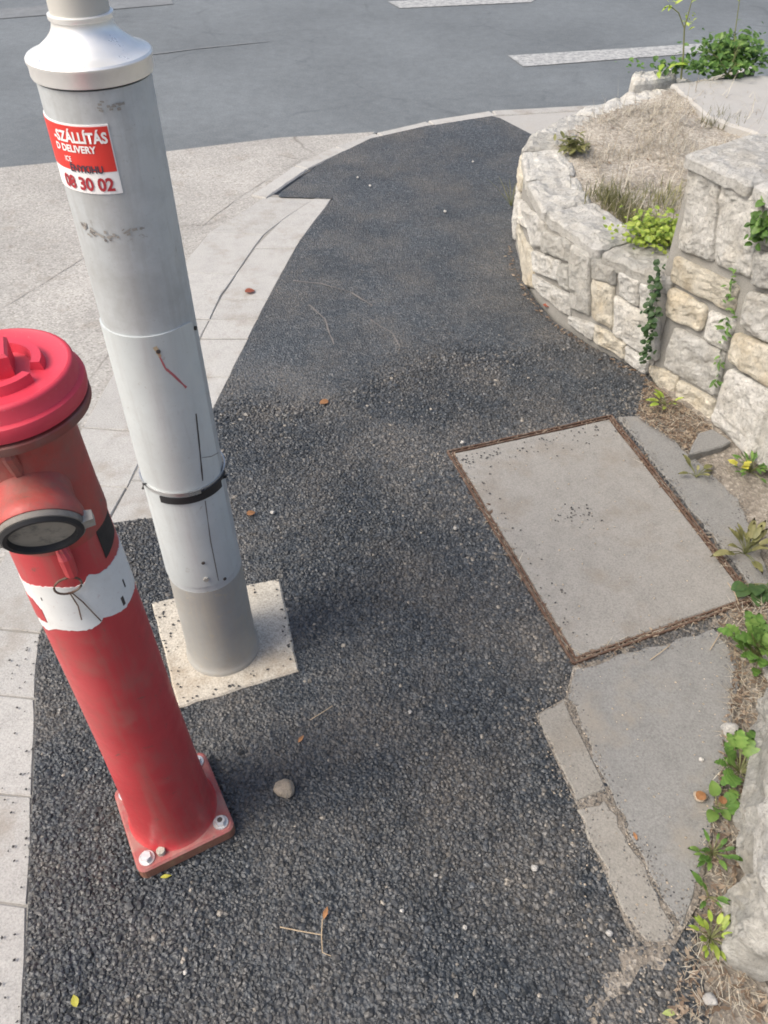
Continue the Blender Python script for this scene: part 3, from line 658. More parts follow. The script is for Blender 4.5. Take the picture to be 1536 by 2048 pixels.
def box(cx, cy, z0, z1, hx, hy, rot=0, bev=.003):
    V = []
    for z, e in ((z0, 0), (z1 - bev, 0), (z1, bev)):
        for sx, sy in ((-1, -1), (1, -1), (1, 1), (-1, 1)):
            x, y = sx * (hx - e), sy * (hy - e); V.append((cx + x * math.cos(rot) - y * math.sin(rot), cy + x * math.sin(rot) + y * math.cos(rot), z))
    Fc = [(3, 2, 1, 0), (8, 9, 10, 11)]
    for b in (0, 4):
        for i in range(4): Fc.append((b + i, b + (i + 1) % 4, b + 4 + (i + 1) % 4, b + 4 + i))
    return V, Fc
V, Fc = box(0, 0, 1.037, 1.066, .021, .021, R(20)); mobj('stud', V, Fc, MT['redcap'], cap)
# base plate
e0, e1 = G(300, 1738, .0), G(472, 1655, .0); yaw = math.atan2((e1 - e0).y, (e1 - e0).x)
def rsq(h, c, n=5):
    out = []
    for q in range(4):
        cx, cy = [(h - c, h - c), (-h + c, h - c), (-h + c, -h + c), (h - c, -h + c)][q]
        for i in range(n + 1):
            a = R(90 * q) + R(90) * i / n; out.append((cx + c * math.cos(a), cy + c * math.sin(a)))
    return out
def rot2(p, a): return (p[0] * math.cos(a) - p[1] * math.sin(a), p[0] * math.sin(a) + p[1] * math.cos(a))
HS = .094; ring = [rot2(p, yaw) for p in rsq(HS, .016)]; ring2 = [rot2(p, yaw) for p in rsq(HS - .004, .014)]; n = len(ring)
V = [(x, y, .0) for x, y in ring] + [(x, y, .026) for x, y in ring] + [(x, y, .030) for x, y in ring2]
Fc = [tuple(reversed(range(n))), tuple(range(2 * n, 3 * n))]; fm = [0, 1]
for b in (0, 1):
    for i in range(n):
        j = (i + 1) % n; Fc.append((b * n + i, b * n + j, (b + 1) * n + j, (b + 1) * n + i)); fm.append(0 if b == 0 else 1)
mobj('base_plate', V, Fc, None, hyd, mats=[MT['rustside'], MT['plate']], fmat=fm)
for i, (sx, sy) in enumerate(((-1, -1), (1, -1), (1, 1), (-1, 1))):
    x, y = rot2((sx * (HS - .022), sy * (HS - .022)), yaw)
    V, Fc = lathe([(.0145, .030), (.0145, .0325), (.0075, .0325)], 24); b = mobj('bolt', [(a + x, c + y, z) for a, c, z in V], Fc, MT['zinc'], hyd)
    ro = random.random(); hx = [(.0108 * math.cos(R(60 * k) + ro), .0108 * math.sin(R(60 * k) + ro)) for k in range(6)]
    V = [(x + a, y + c, .0325) for a, c in hx] + [(x + a, y + c, .0415) for a, c in hx] + [(x + a * .86, y + c * .86, .0430) for a, c in hx]
    Fc = [tuple(range(12, 18))] + [(k, (k + 1) % 6, 6 + (k + 1) % 6, 6 + k) for k in range(6)] + [(6 + k, 6 + (k + 1) % 6, 12 + (k + 1) % 6, 12 + k) for k in range(6)]
    hd = mobj('bolt_head', V, Fc, MT['zinc'], b)
    if i == 1:
        V, Fc = lathe([(.0052, .042), (.0052, .0434)], 16); mobj('bolt_hole', [(a + x, c + y, z) for a, c, z in V], Fc, MT['dark'], b)
V, Fc = lathe([(.008, .030), (.008, .040), (.006, .041)], 12)
x, y = rot2((-.045, -HS + .02), yaw); mobj('plug', [(a + x, c + y, z) for a, c, z in V], Fc, MT['footing'], hyd)
# outlet with hose coupling: towards the street side, tipped down
toc = Vector((-HB.x, -HB.y, 0)).normalized(); az = math.atan2(toc.y, toc.x) - .17
d = Vector((math.cos(az) * math.cos(R(23)), math.sin(az) * math.cos(R(23)), -math.sin(R(23))))
def projpx(p):
    y, z = p.y, p.z - CAMH; zc = y * CT - z * ST; return 768 + FPX * p.x / zc, 1024 - FPX * (y * ST + z * CT) / zc
best = min(np.linspace(.7, 1.0, 120), key=lambda h: abs(projpx(HM @ (Vector((0, 0, h)) + d * .112))[1] - 1074))
O0 = Vector((0, 0, best)); ux = d.cross(Vector((0, 0, 1))).normalized(); uy = ux.cross(d).normalized()
def along(profile, seg=48):
    V, Fc = lathe([(r * .88, z) for r, z in profile], seg); return [O0 + ux * a + uy * b + d * z for a, b, z in V], Fc
V, Fc = along([(.047, .01), (.047, .055), (.0485, .070), (.053, .080), (.0560, .086), (.0572, .093), (.0572, .099), (.0560, .1015)]); out = mobj('outlet', V, Fc, MT['redfade'], hyd, True)
V, Fc = along([(.0540, .1010), (.0550, .1025), (.0550, .1070), (.0540, .1090), (.0515, .1095), (.0505, .108), (.0505, .098)]); cpl = mobj('coupling_ring', V, Fc, MT['ring'], out, True)
V, Fc = along([(.0515, .096), (.0520, .110), (.0485, .1135), (.0435, .1130), (.0415, .108), (.0415, .094)]); mobj('seal', V, Fc, MT['rubber'], out, True)
V, Fc = along([(.0425, .106), (.040, .100), (.034, .093), (.024, .090), (.012, .092), (0, .093)]); mobj('blind_cap', V, Fc, MT['inner'], out, True)
for s in (1, -1):
    c = O0 + d * .102 + ux * (.052 * s); V = []
    for k in (-1, 1):
        for a, b in ((-.008, -.008), (.006, -.006), (.006, .006), (-.008, .008)): V.append(c + ux * a * s + d * b + uy * (.009 * k))
    mobj('lug', V, [(0, 1, 2, 3), (7, 6, 5, 4), (0, 4, 5, 1), (1, 5, 6, 2), (2, 6, 7, 3), (3, 7, 4, 0)], MT['alu'], out)
# torn white band (thin coat), edges traced
def band(name, tops, bots, mat, off, ext0, ext1, parent=None, na=70):
    T = sorted(HH(*p) for p in tops); B = sorted(HH(*p) for p in bots)
    ti = lambda a: float(np.interp(a, [p[0] for p in T], [p[1] for p in T])) + .004 * mnoise.noise(Vector((a * 16, 1, 0))) + .002 * mnoise.noise(Vector((a * 45, 1, 0)))
    bi = lambda a: float(np.interp(a, [p[0] for p in B], [p[1] for p in B])) + .003 * mnoise.noise(Vector((a * 14, 4, 0))) + .0015 * mnoise.noise(Vector((a * 40, 4, 0)))
    a0 = min(T[0][0], B[0][0]) - ext0; a1 = max(T[-1][0], B[-1][0]) + ext1
    return cpatch(name, a0, a1, ti, bi, off, mat, parent or hyd, rh, na=na, nh=4, thick=.0015)
wb = band('white_band', [(32, 1160), (60, 1168), (100, 1173), (150, 1173), (166, 1166), (176, 1150), (196, 1147), (212, 1138), (226, 1120), (234, 1106)],
     [(97, 1260), (112, 1256), (135, 1260), (180, 1258), (200, 1246), (204, 1236), (230, 1228), (252, 1214), (261, 1196)], MT['white'], .0009, .7, .6)
band('paint_patch', [(50, 1186), (66, 1196), (84, 1218)], [(72, 1226), (88, 1240), (96, 1244)], MT['red'], .0016, 0, 0, wb, 14)
for a, b in (((82, 1194), (86, 1200)), ((240, 1196), (250, 1206)), ((243, 1160), (250, 1172))):
    (a0, h0), (a1, h1) = HH(*a), HH(*b)
    cpatch('chip', min(a0, a1), max(a0, a1), lambda q: max(h0, h1), lambda q: min(h0, h1), .0014, MT['dark'], wb, rh, 4, 2, .001)
(a0, h0), (a1, h1) = HH(190, 1012), HH(222, 1095)
aa0 = HH(186, 1050)[0]
cpatch('black_label', aa0, aa0 + .62, lambda q: h0 + .004, lambda q: h1 + .022 * (q - aa0 - .2), .0012, MT['rubber'], hyd, rh, 16, 3, .001)
def hs_(px, py, off):
    a, h = HH(px, py); r = rh(h) + off; return Vector((r * math.cos(a), r * math.sin(a), h))
# lug with wire ring
c = hs_(134, 1120, .0); n = Vector((c.x, c.y, 0)).normalized(); V, Fc = tube([c - n * .006 + Vector((0, 0, .028)), c + n * .009 + Vector((0, 0, .010)), c + n * .012 - Vector((0, 0, .012)), c - n * .002 - Vector((0, 0, .026))], .009, 10, [1, 1, .9, .8]); mobj('chain_lug', V, Fc, MT['red'], hyd, True)
rc0 = hs_(135, 1158, .012); t1_ = Vector((-n.y, n.x, 0)); pts = []
for i in range(25):
    a = 2 * math.pi * i / 24; pts.append(rc0 + t1_ * .0165 * math.cos(a) + (Vector((0, 0, .85)) - n * .0).normalized() * .0165 * math.sin(a) + n * .003 * math.sin(a))
V, Fc = tube(pts, .0015, 8); wr = mobj('wire_ring', V, Fc, MT['rust'], hyd, True)
for pts in ([(142, 1180), (165, 1200), (185, 1222), (200, 1238)], [(140, 1182), (156, 1208), (163, 1235)]):
    V, Fc = tube([hs_(*p, .004) for p in pts], .0009, 6); mobj('wire', V, Fc, MT['rust'], wr)
# small casting boss under the flange
c = hs_(18, 905, .0); n = Vector((c.x, c.y, 0)).normalized(); V, Fc = tube([c - n * .004 + Vector((0, 0, .02)), c + n * .008, c - n * .003 - Vector((0, 0, .03))], .008, 8); mobj('boss', V, Fc, MT['redfade'], hyd, True)

# ================================================================== STONE WALLS
def grow(P, k):
    c = sum(P, Z0) / len(P); return [c + (p - c) * k for p in P]
def stone(name, c, mat, parent, depth=.05, bulge=.008, rough=.0075, n=14, p=11.0, gap=.0, lab=None):
    bl, br, tr, tl = [Vector(x) for x in c]; nrm = (br - bl).cross(tl - bl).normalized(); loc = parent.location if parent else Z0
    sd = random.random() * 50; V = []; Fc = []
    cen = (bl + br + tr + tl) / 4
    for j in range(n + 1):
        for i in range(n + 1):
            U, W = 2 * i / n - 1, 2 * j / n - 1
            U = math.copysign(abs(U) ** .6, U); W = math.copysign(abs(W) ** .6, W)
            m = max(abs(U), abs(W)); k = m / ((abs(U) ** p + abs(W) ** p) ** (1 / p)) if m > 0 else 1
            U2, W2 = U * k, W * k; u, v = (U2 + 1) / 2, (W2 + 1) / 2
            P = bl * (1 - u) * (1 - v) + br * u * (1 - v) + tr * u * v + tl * (1 - u) * v
            q = P * 30 + Vector((sd, sd, 0)); jit = Vector((mnoise.noise(q), mnoise.noise(q + Vector((9, 0, 0))), mnoise.noise(q + Vector((0, 9, 0))))) * .004
            off = bulge * (1 - m ** 9) + rough * (mnoise.noise(P * 20 + Vector((sd, 0, sd))) + .7 * mnoise.noise(P * 48 + Vector((0, sd, 0))) + .4 * mnoise.noise(P * 110 + Vector((0, sd, 0)))) * (1 - .5 * m ** 6) - (.005 if m > .97 else 0)
            V.append(P + jit + nrm * off - loc)
    w_ = n + 1
    for j in range(n):
        for i in range(n): Fc.append((j * w_ + i, j * w_ + i + 1, (j + 1) * w_ + i + 1, (j + 1) * w_ + i))
    rim = [i for i in range(n)] + [j * w_ + n for j in range(n)] + [n * w_ + i for i in range(n, 0, -1)] + [j * w_ for j in range(n, 0, -1)]
    b = len(V)
    for r_ in rim: V.append(V[r_] - nrm * depth)
    for i in range(len(rim)):
        k2 = (i + 1) % len(rim); Fc.append((rim[k2], rim[i], b + i, b + k2))
    o = mobj(name, V, Fc, mat, parent, False)
    if lab: o['label'] = lab
    return o
def prism(name, poly, z0, z1, mat, parent):
    loc = parent.location; P = [Vector(p[:2]) for p in poly]
    area = sum(P[i].x * P[(i + 1) % len(P)].y - P[(i + 1) % len(P)].x * P[i].y for i in range(len(P)))
    if area < 0: P.reverse()
    n = len(P); V = [Vector((p.x, p.y, z0)) - loc for p in P] + [Vector((p.x, p.y, z1)) - loc for p in P]
    return mobj(name, V, [tuple(reversed(range(n))), tuple(range(n, 2 * n))] + [(i, (i + 1) % n, n + (i + 1) % n, n + i) for i in range(n)], mat, parent)
K = 2.845
def crop5(p): return (1000 + p[0] / K, 260 + p[1] / K)
# --- low curved wall
LW_O = [Vector(p) for p in ((.87, 2.25, 0), (.71, 2.435, 0), (.612, 2.60, 0), (.555, 2.78, 0), (.53, 2.95, 0), (.528, 3.18, 0), (.56, 3.42, 0), (.66, 3.61, 0), (.80, 3.76, 0), (1.13, 4.04, 0), (1.45, 4.27, 0))]
def offs(line, d):
    out = []
    for i, p in enumerate(line):
        t = (line[min(i + 1, len(line) - 1)] - line[max(i - 1, 0)]).normalized(); out.append(p + Vector((t.y, -t.x, 0)) * d)
    return out
LWT = .30
low = empty('low_stone_wall', (.7, 2.9, 0), label='low curved limestone retaining wall holding the dry grass bed', cat='stone wall')
LI = offs(LW_O, .17); LC = offs(LW_O, .012)
for i in range(len(LW_O) - 1):
    prism('mortar_core', [LC[i], LC[i + 1], LI[i + 1], LI[i]], -.05, LWT - .006, MT['mortar'], low)
def low_hit(px, py):
    best = None
    for i in range(6):
        a, b = LW_O[i], LW_O[i + 1]; P, t = on_plane(px, py, a, b); s = (P - a).dot(b - a) / (b - a).length_squared
        e = max(0, -s, s - 1)
        if best is None or e < best[0] - 1e-6: best = (e, P)
    return best[1]
LOWST = [([(95, 540), (175, 690), (178, 885), (140, 880)], 'st_yel', 1), ([(245, 575), (380, 625), (385, 745), (238, 685)], 'st_dark', 0), ([(188, 690), (322, 745), (326, 858), (190, 800)], 'st_grey', 0),
    ([(333, 765), (386, 770), (390, 915), (338, 885)], 'st_dark', 0), ([(186, 825), (382, 935), (382, 1058), (192, 900)], 'st_grey', 0), ([(402, 655), (502, 725), (502, 1045), (400, 1005)], 'st_dark', 0),
    ([(520, 730), (650, 785), (645, 880), (520, 840)], 'st_dark', 0), ([(524, 850), (642, 895), (638, 1130), (526, 1070)], 'st_yel', 0), ([(678, 812), (792, 865), (792, 1005), (678, 940)], 'st_grey', 0),
    ([(800, 872), (868, 885), (884, 1062), (800, 1012)], 'st_grey', 0), ([(652, 955), (892, 1085), (880, 1312), (645, 1160)], 'st_white', 0), ([(390, 1060), (532, 1115), (532, 1200), (392, 1102)], 'st_grey', 0),
    ([(540, 1115), (705, 1215), (705, 1305), (540, 1205)], 'st_yel', 0), ([(714, 1232), (832, 1310), (832, 1390), (714, 1312)], 'st_grey', 0), ([(118, 400), (238, 520), (236, 660), (182, 660)], 'st_grey', 0), ([(100, 400), (112, 400), (150, 560), (100, 520)], 'st_white', 0)]
for q, mt, f in LOWST:
    P = grow([low_hit(*crop5(p)) for p in q], 1.10)        # tl, tr, br, bl in the picture
    P = [Vector((p.x, p.y, max(-.02, min(p.z, LWT - .004)))) for p in P]
    stone('stone', [P[3], P[2], P[1], P[0]], MT[mt], low, depth=.03)
# rest of the low wall: two courses round the far side
def course(line, s0, s1, z0, z1, lens, parent, mats, flip=False):
    L = [0]
    for a, b in zip(line, line[1:]): L.append(L[-1] + (b - a).length)
    def at(s):
        for i in range(len(line) - 1):
            if s <= L[i + 1] or i == len(line) - 2: return line[i] + (line[i + 1] - line[i]) * ((s - L[i]) / (L[i + 1] - L[i]))
    s = s0
    while s < s1 - .05:
        l = random.uniform(*lens); e = min(s + l, s1); a, b = at(s + .006), at(e - .006)
        if flip: a, b = b, a
        zj = lambda: random.uniform(-.006, .006)
        stone('stone', [Vector((b.x, b.y, z0 + .006 + zj())), Vector((a.x, a.y, z0 + .006 + zj())), Vector((a.x, a.y, z1 - .006 + zj())), Vector((b.x, b.y, z1 - .006 + zj()))], MT[random.choice(mats)], parent, depth=.03)
        s = e
farl = LW_O[5:]
for z0, z1 in ((0, .12), (.12, .21), (.21, .295)): course(farl, 0, 2.0, z0, z1, (.14, .26), low, ['st_white', 'st_grey', 'st_yel'])
# coping
CO = offs(LW_O, -.004); CI = offs(LW_O, .185)
def line_at(line, s):
    acc = 0
    for a, b in zip(line, line[1:]):
        l = (b - a).length
        if s <= acc + l: return a + (b - a) * ((s - acc) / l)
        acc += l
    return line[-1]
def line_len(l): return sum((b - a).length for a, b in zip(l, l[1:]))
lo_, li_ = line_len(CO), line_len(CI); s = 0.0; cuts = [0]
while cuts[-1] < lo_ - .12: cuts.append(min(lo_, cuts[-1] + random.uniform(.2, .34)))
for k, (a, b) in enumerate(zip(cuts, cuts[1:])):
    o0, o1 = line_at(CO, a + .006), line_at(CO, b - .006); i0, i1 = line_at(CI, (a + .006) / lo_ * li_), line_at(CI, (b - .006) / lo_ * li_)
    zt = LWT + .030 + random.uniform(-.008, .008)
    up = lambda p, dz=0: Vector((p.x, p.y, zt + dz))
    stone('coping_stone', [up(o1, -.012), up(o0, -.012), up(i0), up(i1)], MT[random.choice(['st_dark', 'st_grey', 'st_grey'])], low, depth=.034, bulge=.006, rough=.014, n=16, p=12)
# --- tall wall
TA, TB = G(1288, 741), G(1423, 842); TC = G(1536, 957)
tdir = (TB - TA).normalized(); tn = Vector((tdir.y, -tdir.x, 0))
if tn.x > 0: tn = -tn
r2 = (TC - TB).normalized(); rn = Vector((r2.y, -r2.x, 0))
if rn.x > 0: rn = -rn
tall = empty('stone_wall', (TA + TB) / 2, label='tall pale limestone rubble wall with flat cap beside the low wall', cat='stone wall')
TA2 = TA - tdir * .03; TE = TB + r2 * .95; TH = .672
prism('mortar_core', [TA2 - tn * .010, TB - tn * .010, TB - tn * .34, TA2 - tn * .34 + tdir * .0], -.05, TH - .01, MT['mortar'], tall)
prism('mortar_core', [TB - rn * .006, TE - rn * .006, TE - rn * .34, TB - rn * .335], -.052, TH - .012, MT['mortar'], tall)
PIER = [([(1090, 190), (1262, 240), (1207, 735), (1020, 668)], 'st_white'), ([(1276, 262), (1496, 350), (1430, 832), (1226, 750)], 'st_white'), ([(1000, 728), (1342, 888), (1308, 1030), (975, 862)], 'st_yel'),
    ([(968, 898), (1167, 1008), (1138, 1142), (946, 1062)], 'st_yel'), ([(1190, 1035), (1328, 1100), (1282, 1262), (1170, 1192)], 'st_white'), ([(990, 1130), (1262, 1268), (1226, 1514), (935, 1345)], 'st_grey'),
    ([(1020, 1428), (1216, 1540), (1196, 1655), (1003, 1532)], 'st_yel'), ([(832, 1335), (1008, 1400), (985, 1500), (880, 1470)], 'st_yel')]
for q, mt in PIER:
    P = grow([on_plane(*crop5(p), TA, TB)[0] for p in q], 1.085); P = [Vector((p.x, p.y, max(-.02, min(p.z, TH - .004)))) for p in P]
    stone('stone', [P[3], P[2], P[1], P[0]], MT[mt], tall, depth=.03, rough=.009, bulge=.009, n=18)
TB3 = TB + rn * .012; TC3 = TC + rn * .012
RIGHT = [([(1520, 420), (1700, 480), (1660, 700), (1462, 640)], 'st_grey'), ([(1455, 680), (1660, 740), (1630, 940), (1432, 880)], 'st_grey'), ([(1410, 920), (1640, 985), (1600, 1245), (1368, 1122)], 'st_white'), ([(1330, 1158), (1600, 1262), (1570, 1490), (1298, 1312)], 'st_yel'),
    ([(1290, 1365), (1545, 1495), (1430, 1885), (1208, 1650)], 'st_white'), ([(1560, 1500), (1750, 1600), (1640, 1990), (1445, 1890)], 'st_white')]
for q, mt in RIGHT:
    P = grow([on_plane(*crop5(p), TB3, TC3)[0] for p in q], 1.06); P = [Vector((p.x, p.y, max(-.02, min(p.z, TH - .004)))) for p in P]
    stone('stone', [P[3], P[2], P[1], P[0]], MT[mt], tall, depth=.035, rough=.009, bulge=.010, n=18)
rest = [TB3 + r2 * .36, TB3 + r2 * .95]
for z0, z1 in ((0, .2), (.2, .36), (.36, .52), (.52, TH - .01)): course(rest, 0, .59, z0, z1, (.18, .3), tall, ['st_white', 'st_grey', 'st_yel'], flip=True)
lret = [TA2 - tn * .335, TA2 - tn * .02]
for z0, z1 in ((.0, .18), (.18, .33), (.33, .5), (.5, TH - .01)): course([p - tdir * .004 for p in lret], 0, .31, z0, z1, (.14, .2), tall, ['st_white', 'st_grey'], flip=True)
zt = TH + .020
LT = (TB - TA).length
def wcap(A, B, nA, nB, z):
    up = lambda p, dz=0: Vector((p.x, p.y, z + dz))
    stone('cap_stone', [up(A + nA * .022), up(B + nB * .022), up(B - nB * .36, .01), up(A - nA * .36, .01)], MT['st_grey'], tall, depth=.026, bulge=.005, rough=.010, n=18, p=16)
mn = (tn + rn).normalized()
wcap(TA - tdir * .045, TA + tdir * .20, tn, tn, zt); wcap(TA + tdir * .206, TB + r2 * .10, tn, rn, zt + .004)
for k in range(3): wcap(TB + r2 * (.106 + k * .29), TB + r2 * (.39 + k * .29), rn, rn, zt + .003 * k)
# --- near wall end
NA, NB = G(1453, 1905), G(1522, 1425); nd = (NB - NA).normalized(); nn = Vector((nd.y, -nd.x, 0))
if nn.x > 0: nn = -nn
near = empty('stone_wall', (NA + NB) / 2, label='end of a rough grey boulder wall with weeds along its foot', cat='stone wall')
prism('mortar_core', [NA + nd * .02 - nn * .02, NB + nd * .35 - nn * .02, NB + nd * .35 - nn * .35, NA + nd * .02 - nn * .35], -.05, .40, MT['mortar'], near)
def nst(s0, s1, z0, z1, mt, **k):
    a, b = NA + nd * s0, NA + nd * s1; lean = -nn * .03
    stone('stone', [Vector((b.x, b.y, z0)), Vector((a.x, a.y, z0)), Vector((a.x, a.y, z1)) + lean, Vector((b.x, b.y, z1)) + lean], MT[mt], near, depth=.05, bulge=.02, rough=.018, n=18, p=5, **k)
nst(.13, .58, -.01, .21, 'st_dark'); nst(-.03, .12, -.01, .15, 'st_dark'); nst(.59, .85, -.01, .2, 'st_grey'); nst(-.02, .28, .16, .38, 'st_grey'); nst(.29, .6, .22, .40, 'st_white'); nst(.61, .86, .21, .4, 'st_grey')
a = NA + nd * .0 - nn * .33; b = NA + nd * .0 - nn * .03
stone('stone', [Vector((b.x, b.y, -.01)), Vector((a.x, a.y, -.01)), Vector((a.x, a.y, .38)), Vector((b.x, b.y, .38))], MT['st_grey'], near, depth=.05, bulge=.02, rough=.016, n=14, p=5)
for s0, s1, z in ((-.01, .27, .43), (.276, .58, .436), (.586, .87, .428)):
    a, b = NA + nd * s0, NA + nd * s1; b0 = -nn * random.uniform(.33, .37)
    stone('cap_stone', [Vector((a.x, a.y, z)) - nn * random.uniform(0, .03), Vector((b.x, b.y, z)) - nn * random.uniform(0, .03), Vector((b.x, b.y, z + .01)) + b0, Vector((a.x, a.y, z + .01)) + b0], MT[random.choice(['st_grey', 'st_white'])], near, depth=.05, bulge=.012, rough=.02, n=16, p=7)

# ================================================================== PLANTING BED
BED = [tuple(p[:2]) for p in offs(LW_O, .15)] + [(1.75, 3.75), (1.35, 3.2), (1.3, 2.6), (1.16, 2.2)]
def bedz(x, y): return .318 + .05 * max(0, min(1, (y - 2.7) * .6)) + .025 * nz(x, y, .5) + .012 * nz(x, y, 2) - .02 * max(0, min(1, (x - 1.2) * 3))
soil_sheet('planting_bed', BED, bedz, MT['bedsoil'], label='raised bed of dry soil behind the low stone wall', cat='planting bed', kind='structure')
TER = [G(1340, 168, .36), G(1420, 235, .36), G(1500, 262, .36), G(1600, 300, .36), G(1900, 280, .36), G(1900, 130, .36), G(1536, 150, .36)]
slab('terrace', rag(TER, .04, .02, 8), .362, .3, MT['terrace'], None, .01, label='pale concrete slab behind the dry grass bed', cat='concrete slab', kind='structure')
bs = G(1300, 176, .33)
blk = [bs + Vector(v) for v in ((-.10, -.07, .03), (.13, .03, .035), (.13, .15, .04), (-.08, .07, .04))]
stone('stone_block', blk, MT['st_white'], None, depth=.09, bulge=.012, rough=.012, n=12, p=6); bpy.context.scene.objects[-1] if False else None
tag(COL.objects[-1], label='loose pale stone block at the edge of the concrete slab', cat='stone')

# ================================================================== PLANTS
def leaf_shape(kind):
    if kind == 'lobed':
        half = [(0, 0), (.10, .10), (.16, .30), (.26, .20), (.36, .40), (.46, .24), (.58, .36), (.68, .19), (.82, .2), (1, 0)]
    elif kind == 'round':
        half = [(0, 0), (.06, .22), (.25, .40), (.5, .44), (.75, .33), (.92, .14), (1, 0)]
    elif kind == 'blade':
        half = [(0, .012), (.4, .016), (.8, .01), (1, 0)]
    else:
        half = [(0, 0), (.2, .13), (.45, .19), (.7, .14), (1, 0)]
    return half
def leaf_geo(kind, L, base, dirv, up, curl=.25, wmul=1.0):
    """two-sided folded leaf blade as a small strip mesh"""
    h = leaf_shape(kind); d = dirv.normalized(); s = d.cross(up).normalized(); nrm = s.cross(d).normalized(); V = []; T = []
    for x, wd in h:
        c = base + d * (x * L) - nrm * (curl * L * x * x)
        V += [c + s * wd * L * wmul + nrm * wd * L * .22, c, c - s * wd * L * wmul + nrm * wd * L * .22]
    for i in range(len(h) - 1):
        a, b = 3 * i, 3 * i + 3
        T += [(a, a + 1, b + 1), (a, b + 1, b), (a + 1, a + 2, b + 2), (a + 1, b + 2, b + 1)]
    return V, T
def foliage(name, leaves, mat, parent=None, **k):
    VV, TT, tones = [], [], []
    for kind, L, base, dv, up, curl, tn_ in leaves:
        V, T = leaf_geo(kind, L, base, dv, up, curl); o = len(VV); VV += [tuple(v) for v in V]; TT += [(a + o, b + o, c + o) for a, b, c in T]; tones += [tn_] * len(V)
    return big_mesh(name, np.array(VV), np.array(TT), mat, np.array(tones), parent, **k)
def plant_mass(name, lv, mat, label, cat):
    c = sum((l[2] for l in lv), Z0) / len(lv); c.z = min(l[2].z for l in lv); e = empty(name, c, label=label, cat=cat)
    foliage('foliage', [(a, b, p - c, dv, u, cu, t) for a, b, p, dv, u, cu, t in lv], mat, e, kind='stuff'); return e
def rdir(el0, el1, az0=0, az1=360):
    a, e = R(random.uniform(az0, az1)), R(random.uniform(el0, el1)); return Vector((math.cos(a) * math.cos(e), math.sin(a) * math.cos(e), math.sin(e)))
UP = Vector((0, 0, 1))
def weed(label, px, z, n, L, kind, mat, group=None, el=(10, 60), rad=.02, stems=True, az=(0, 360), cat='plant', name='weed', zb=None):
    """rosette weed, each leaf a part on its own stalk"""
    loc = G(*px, z); e = empty(name, loc, label=label, cat=cat, group=group)
    V0, T0 = leaf_geo(kind, 1.0, Z0, Vector((1, 0, 0)), UP, .28)
    me = bpy.data.meshes.new('leaf'); me.from_pydata([tuple(v) for v in V0], [], T0); me.materials.append(MT[mat]); at = me.attributes.new('tone', 'FLOAT', 'POINT'); at.data.foreach_set('value', np.clip(rng.uniform(.25, .75, len(V0)), 0, 1).astype(np.float32)); me.shade_smooth()
    me2 = me.copy(); me2.attributes['tone'].data.foreach_set('value', rng.uniform(.55, 1, len(V0)).astype(np.float32))
    for i in range(n):
        d = rdir(*el, *az); l = L * random.uniform(.6, 1.15); st = Vector((d.x, d.y, 0)) * random.uniform(0, rad) + UP * random.uniform(0, rad * .8)
        o = bpy.data.objects.new('leaf', random.choice((me, me, me2))); COL.objects.link(o); o.parent = e; tip = st + d * l * .45
        o.location = tip; o.rotation_euler = d.to_track_quat('X', 'Z').to_euler(); o.scale = (l, l * random.uniform(.8, 1.1), l)
        if stems:
            V, Fc = tube([Z0, tip * .5 + UP * .004, tip + d * l * .1], .0011, 5); mobj('stalk', V, Fc, MT['stem'], e)
    return e
weed('bushy bright green weed with lobed leaves right of the rusty frame corner', (1516, 1312), .012, 60, .040, 'lobed', 'green', el=(15, 75), rad=.05)
weed('broad leaved green weed leaning against the boulder wall', (1478, 1545), .012, 26, .038, 'lobed', 'green', el=(10, 60), rad=.035)
weed('small green seedling beside the orange leaf near the boulder wall', (1432, 1612), .012, 7, .03, 'round', 'green', el=(10, 60), rad=.015)
weed('low tuft of green weed midway along the boulder wall foot', (1424, 1708), .012, 22, .026, 'long', 'green', el=(10, 65), rad=.02)
weed('single upright green weed below the grey boulder', (1416, 1795), .012, 7, .034, 'long', 'green', el=(25, 75), rad=.012)
weed('ragged yellow green weed at the end of the boulder wall', (1420, 1878), .012, 24, .028, 'long', 'lime', el=(10, 60), rad=.022)
weed('grassy green tuft growing over the far corner of the cover frame', (1490, 1108), .012, 26, .05, 'long', 'olive', el=(10, 70), rad=.04)
weed('flat grey green weed just inside the rusty frame corner', (1508, 1168), .012, 10, .04, 'round', 'dkgreen', el=(3, 30), rad=.03)
weed('yellow green seedling in litter below the orange base stone', (1332, 812), .012, 9, .045, 'long', 'lime', el=(15, 70), rad=.02)
weed('green weed with a yellow flower at the foot of the tall wall', (1500, 945), .014, 30, .03, 'long', 'green', el=(10, 60), rad=.04)
weed('thin sprig of weed in the crack of the broken grey asphalt', (1392, 955), .008, 8, .04, 'long', 'olive', el=(5, 40), rad=.02)
fl = weed('bright yellow flower head beside the tall wall', (1478, 934), .035, 9, .022, 'round', 'lf_yel', el=(5, 60), rad=.004, stems=False, cat='flower', name='flower')
weed('thin straggly grass at the curve of the low wall on asphalt', (1022, 412), .0, 9, .10, 'blade', 'olive', el=(30, 80), rad=.03)
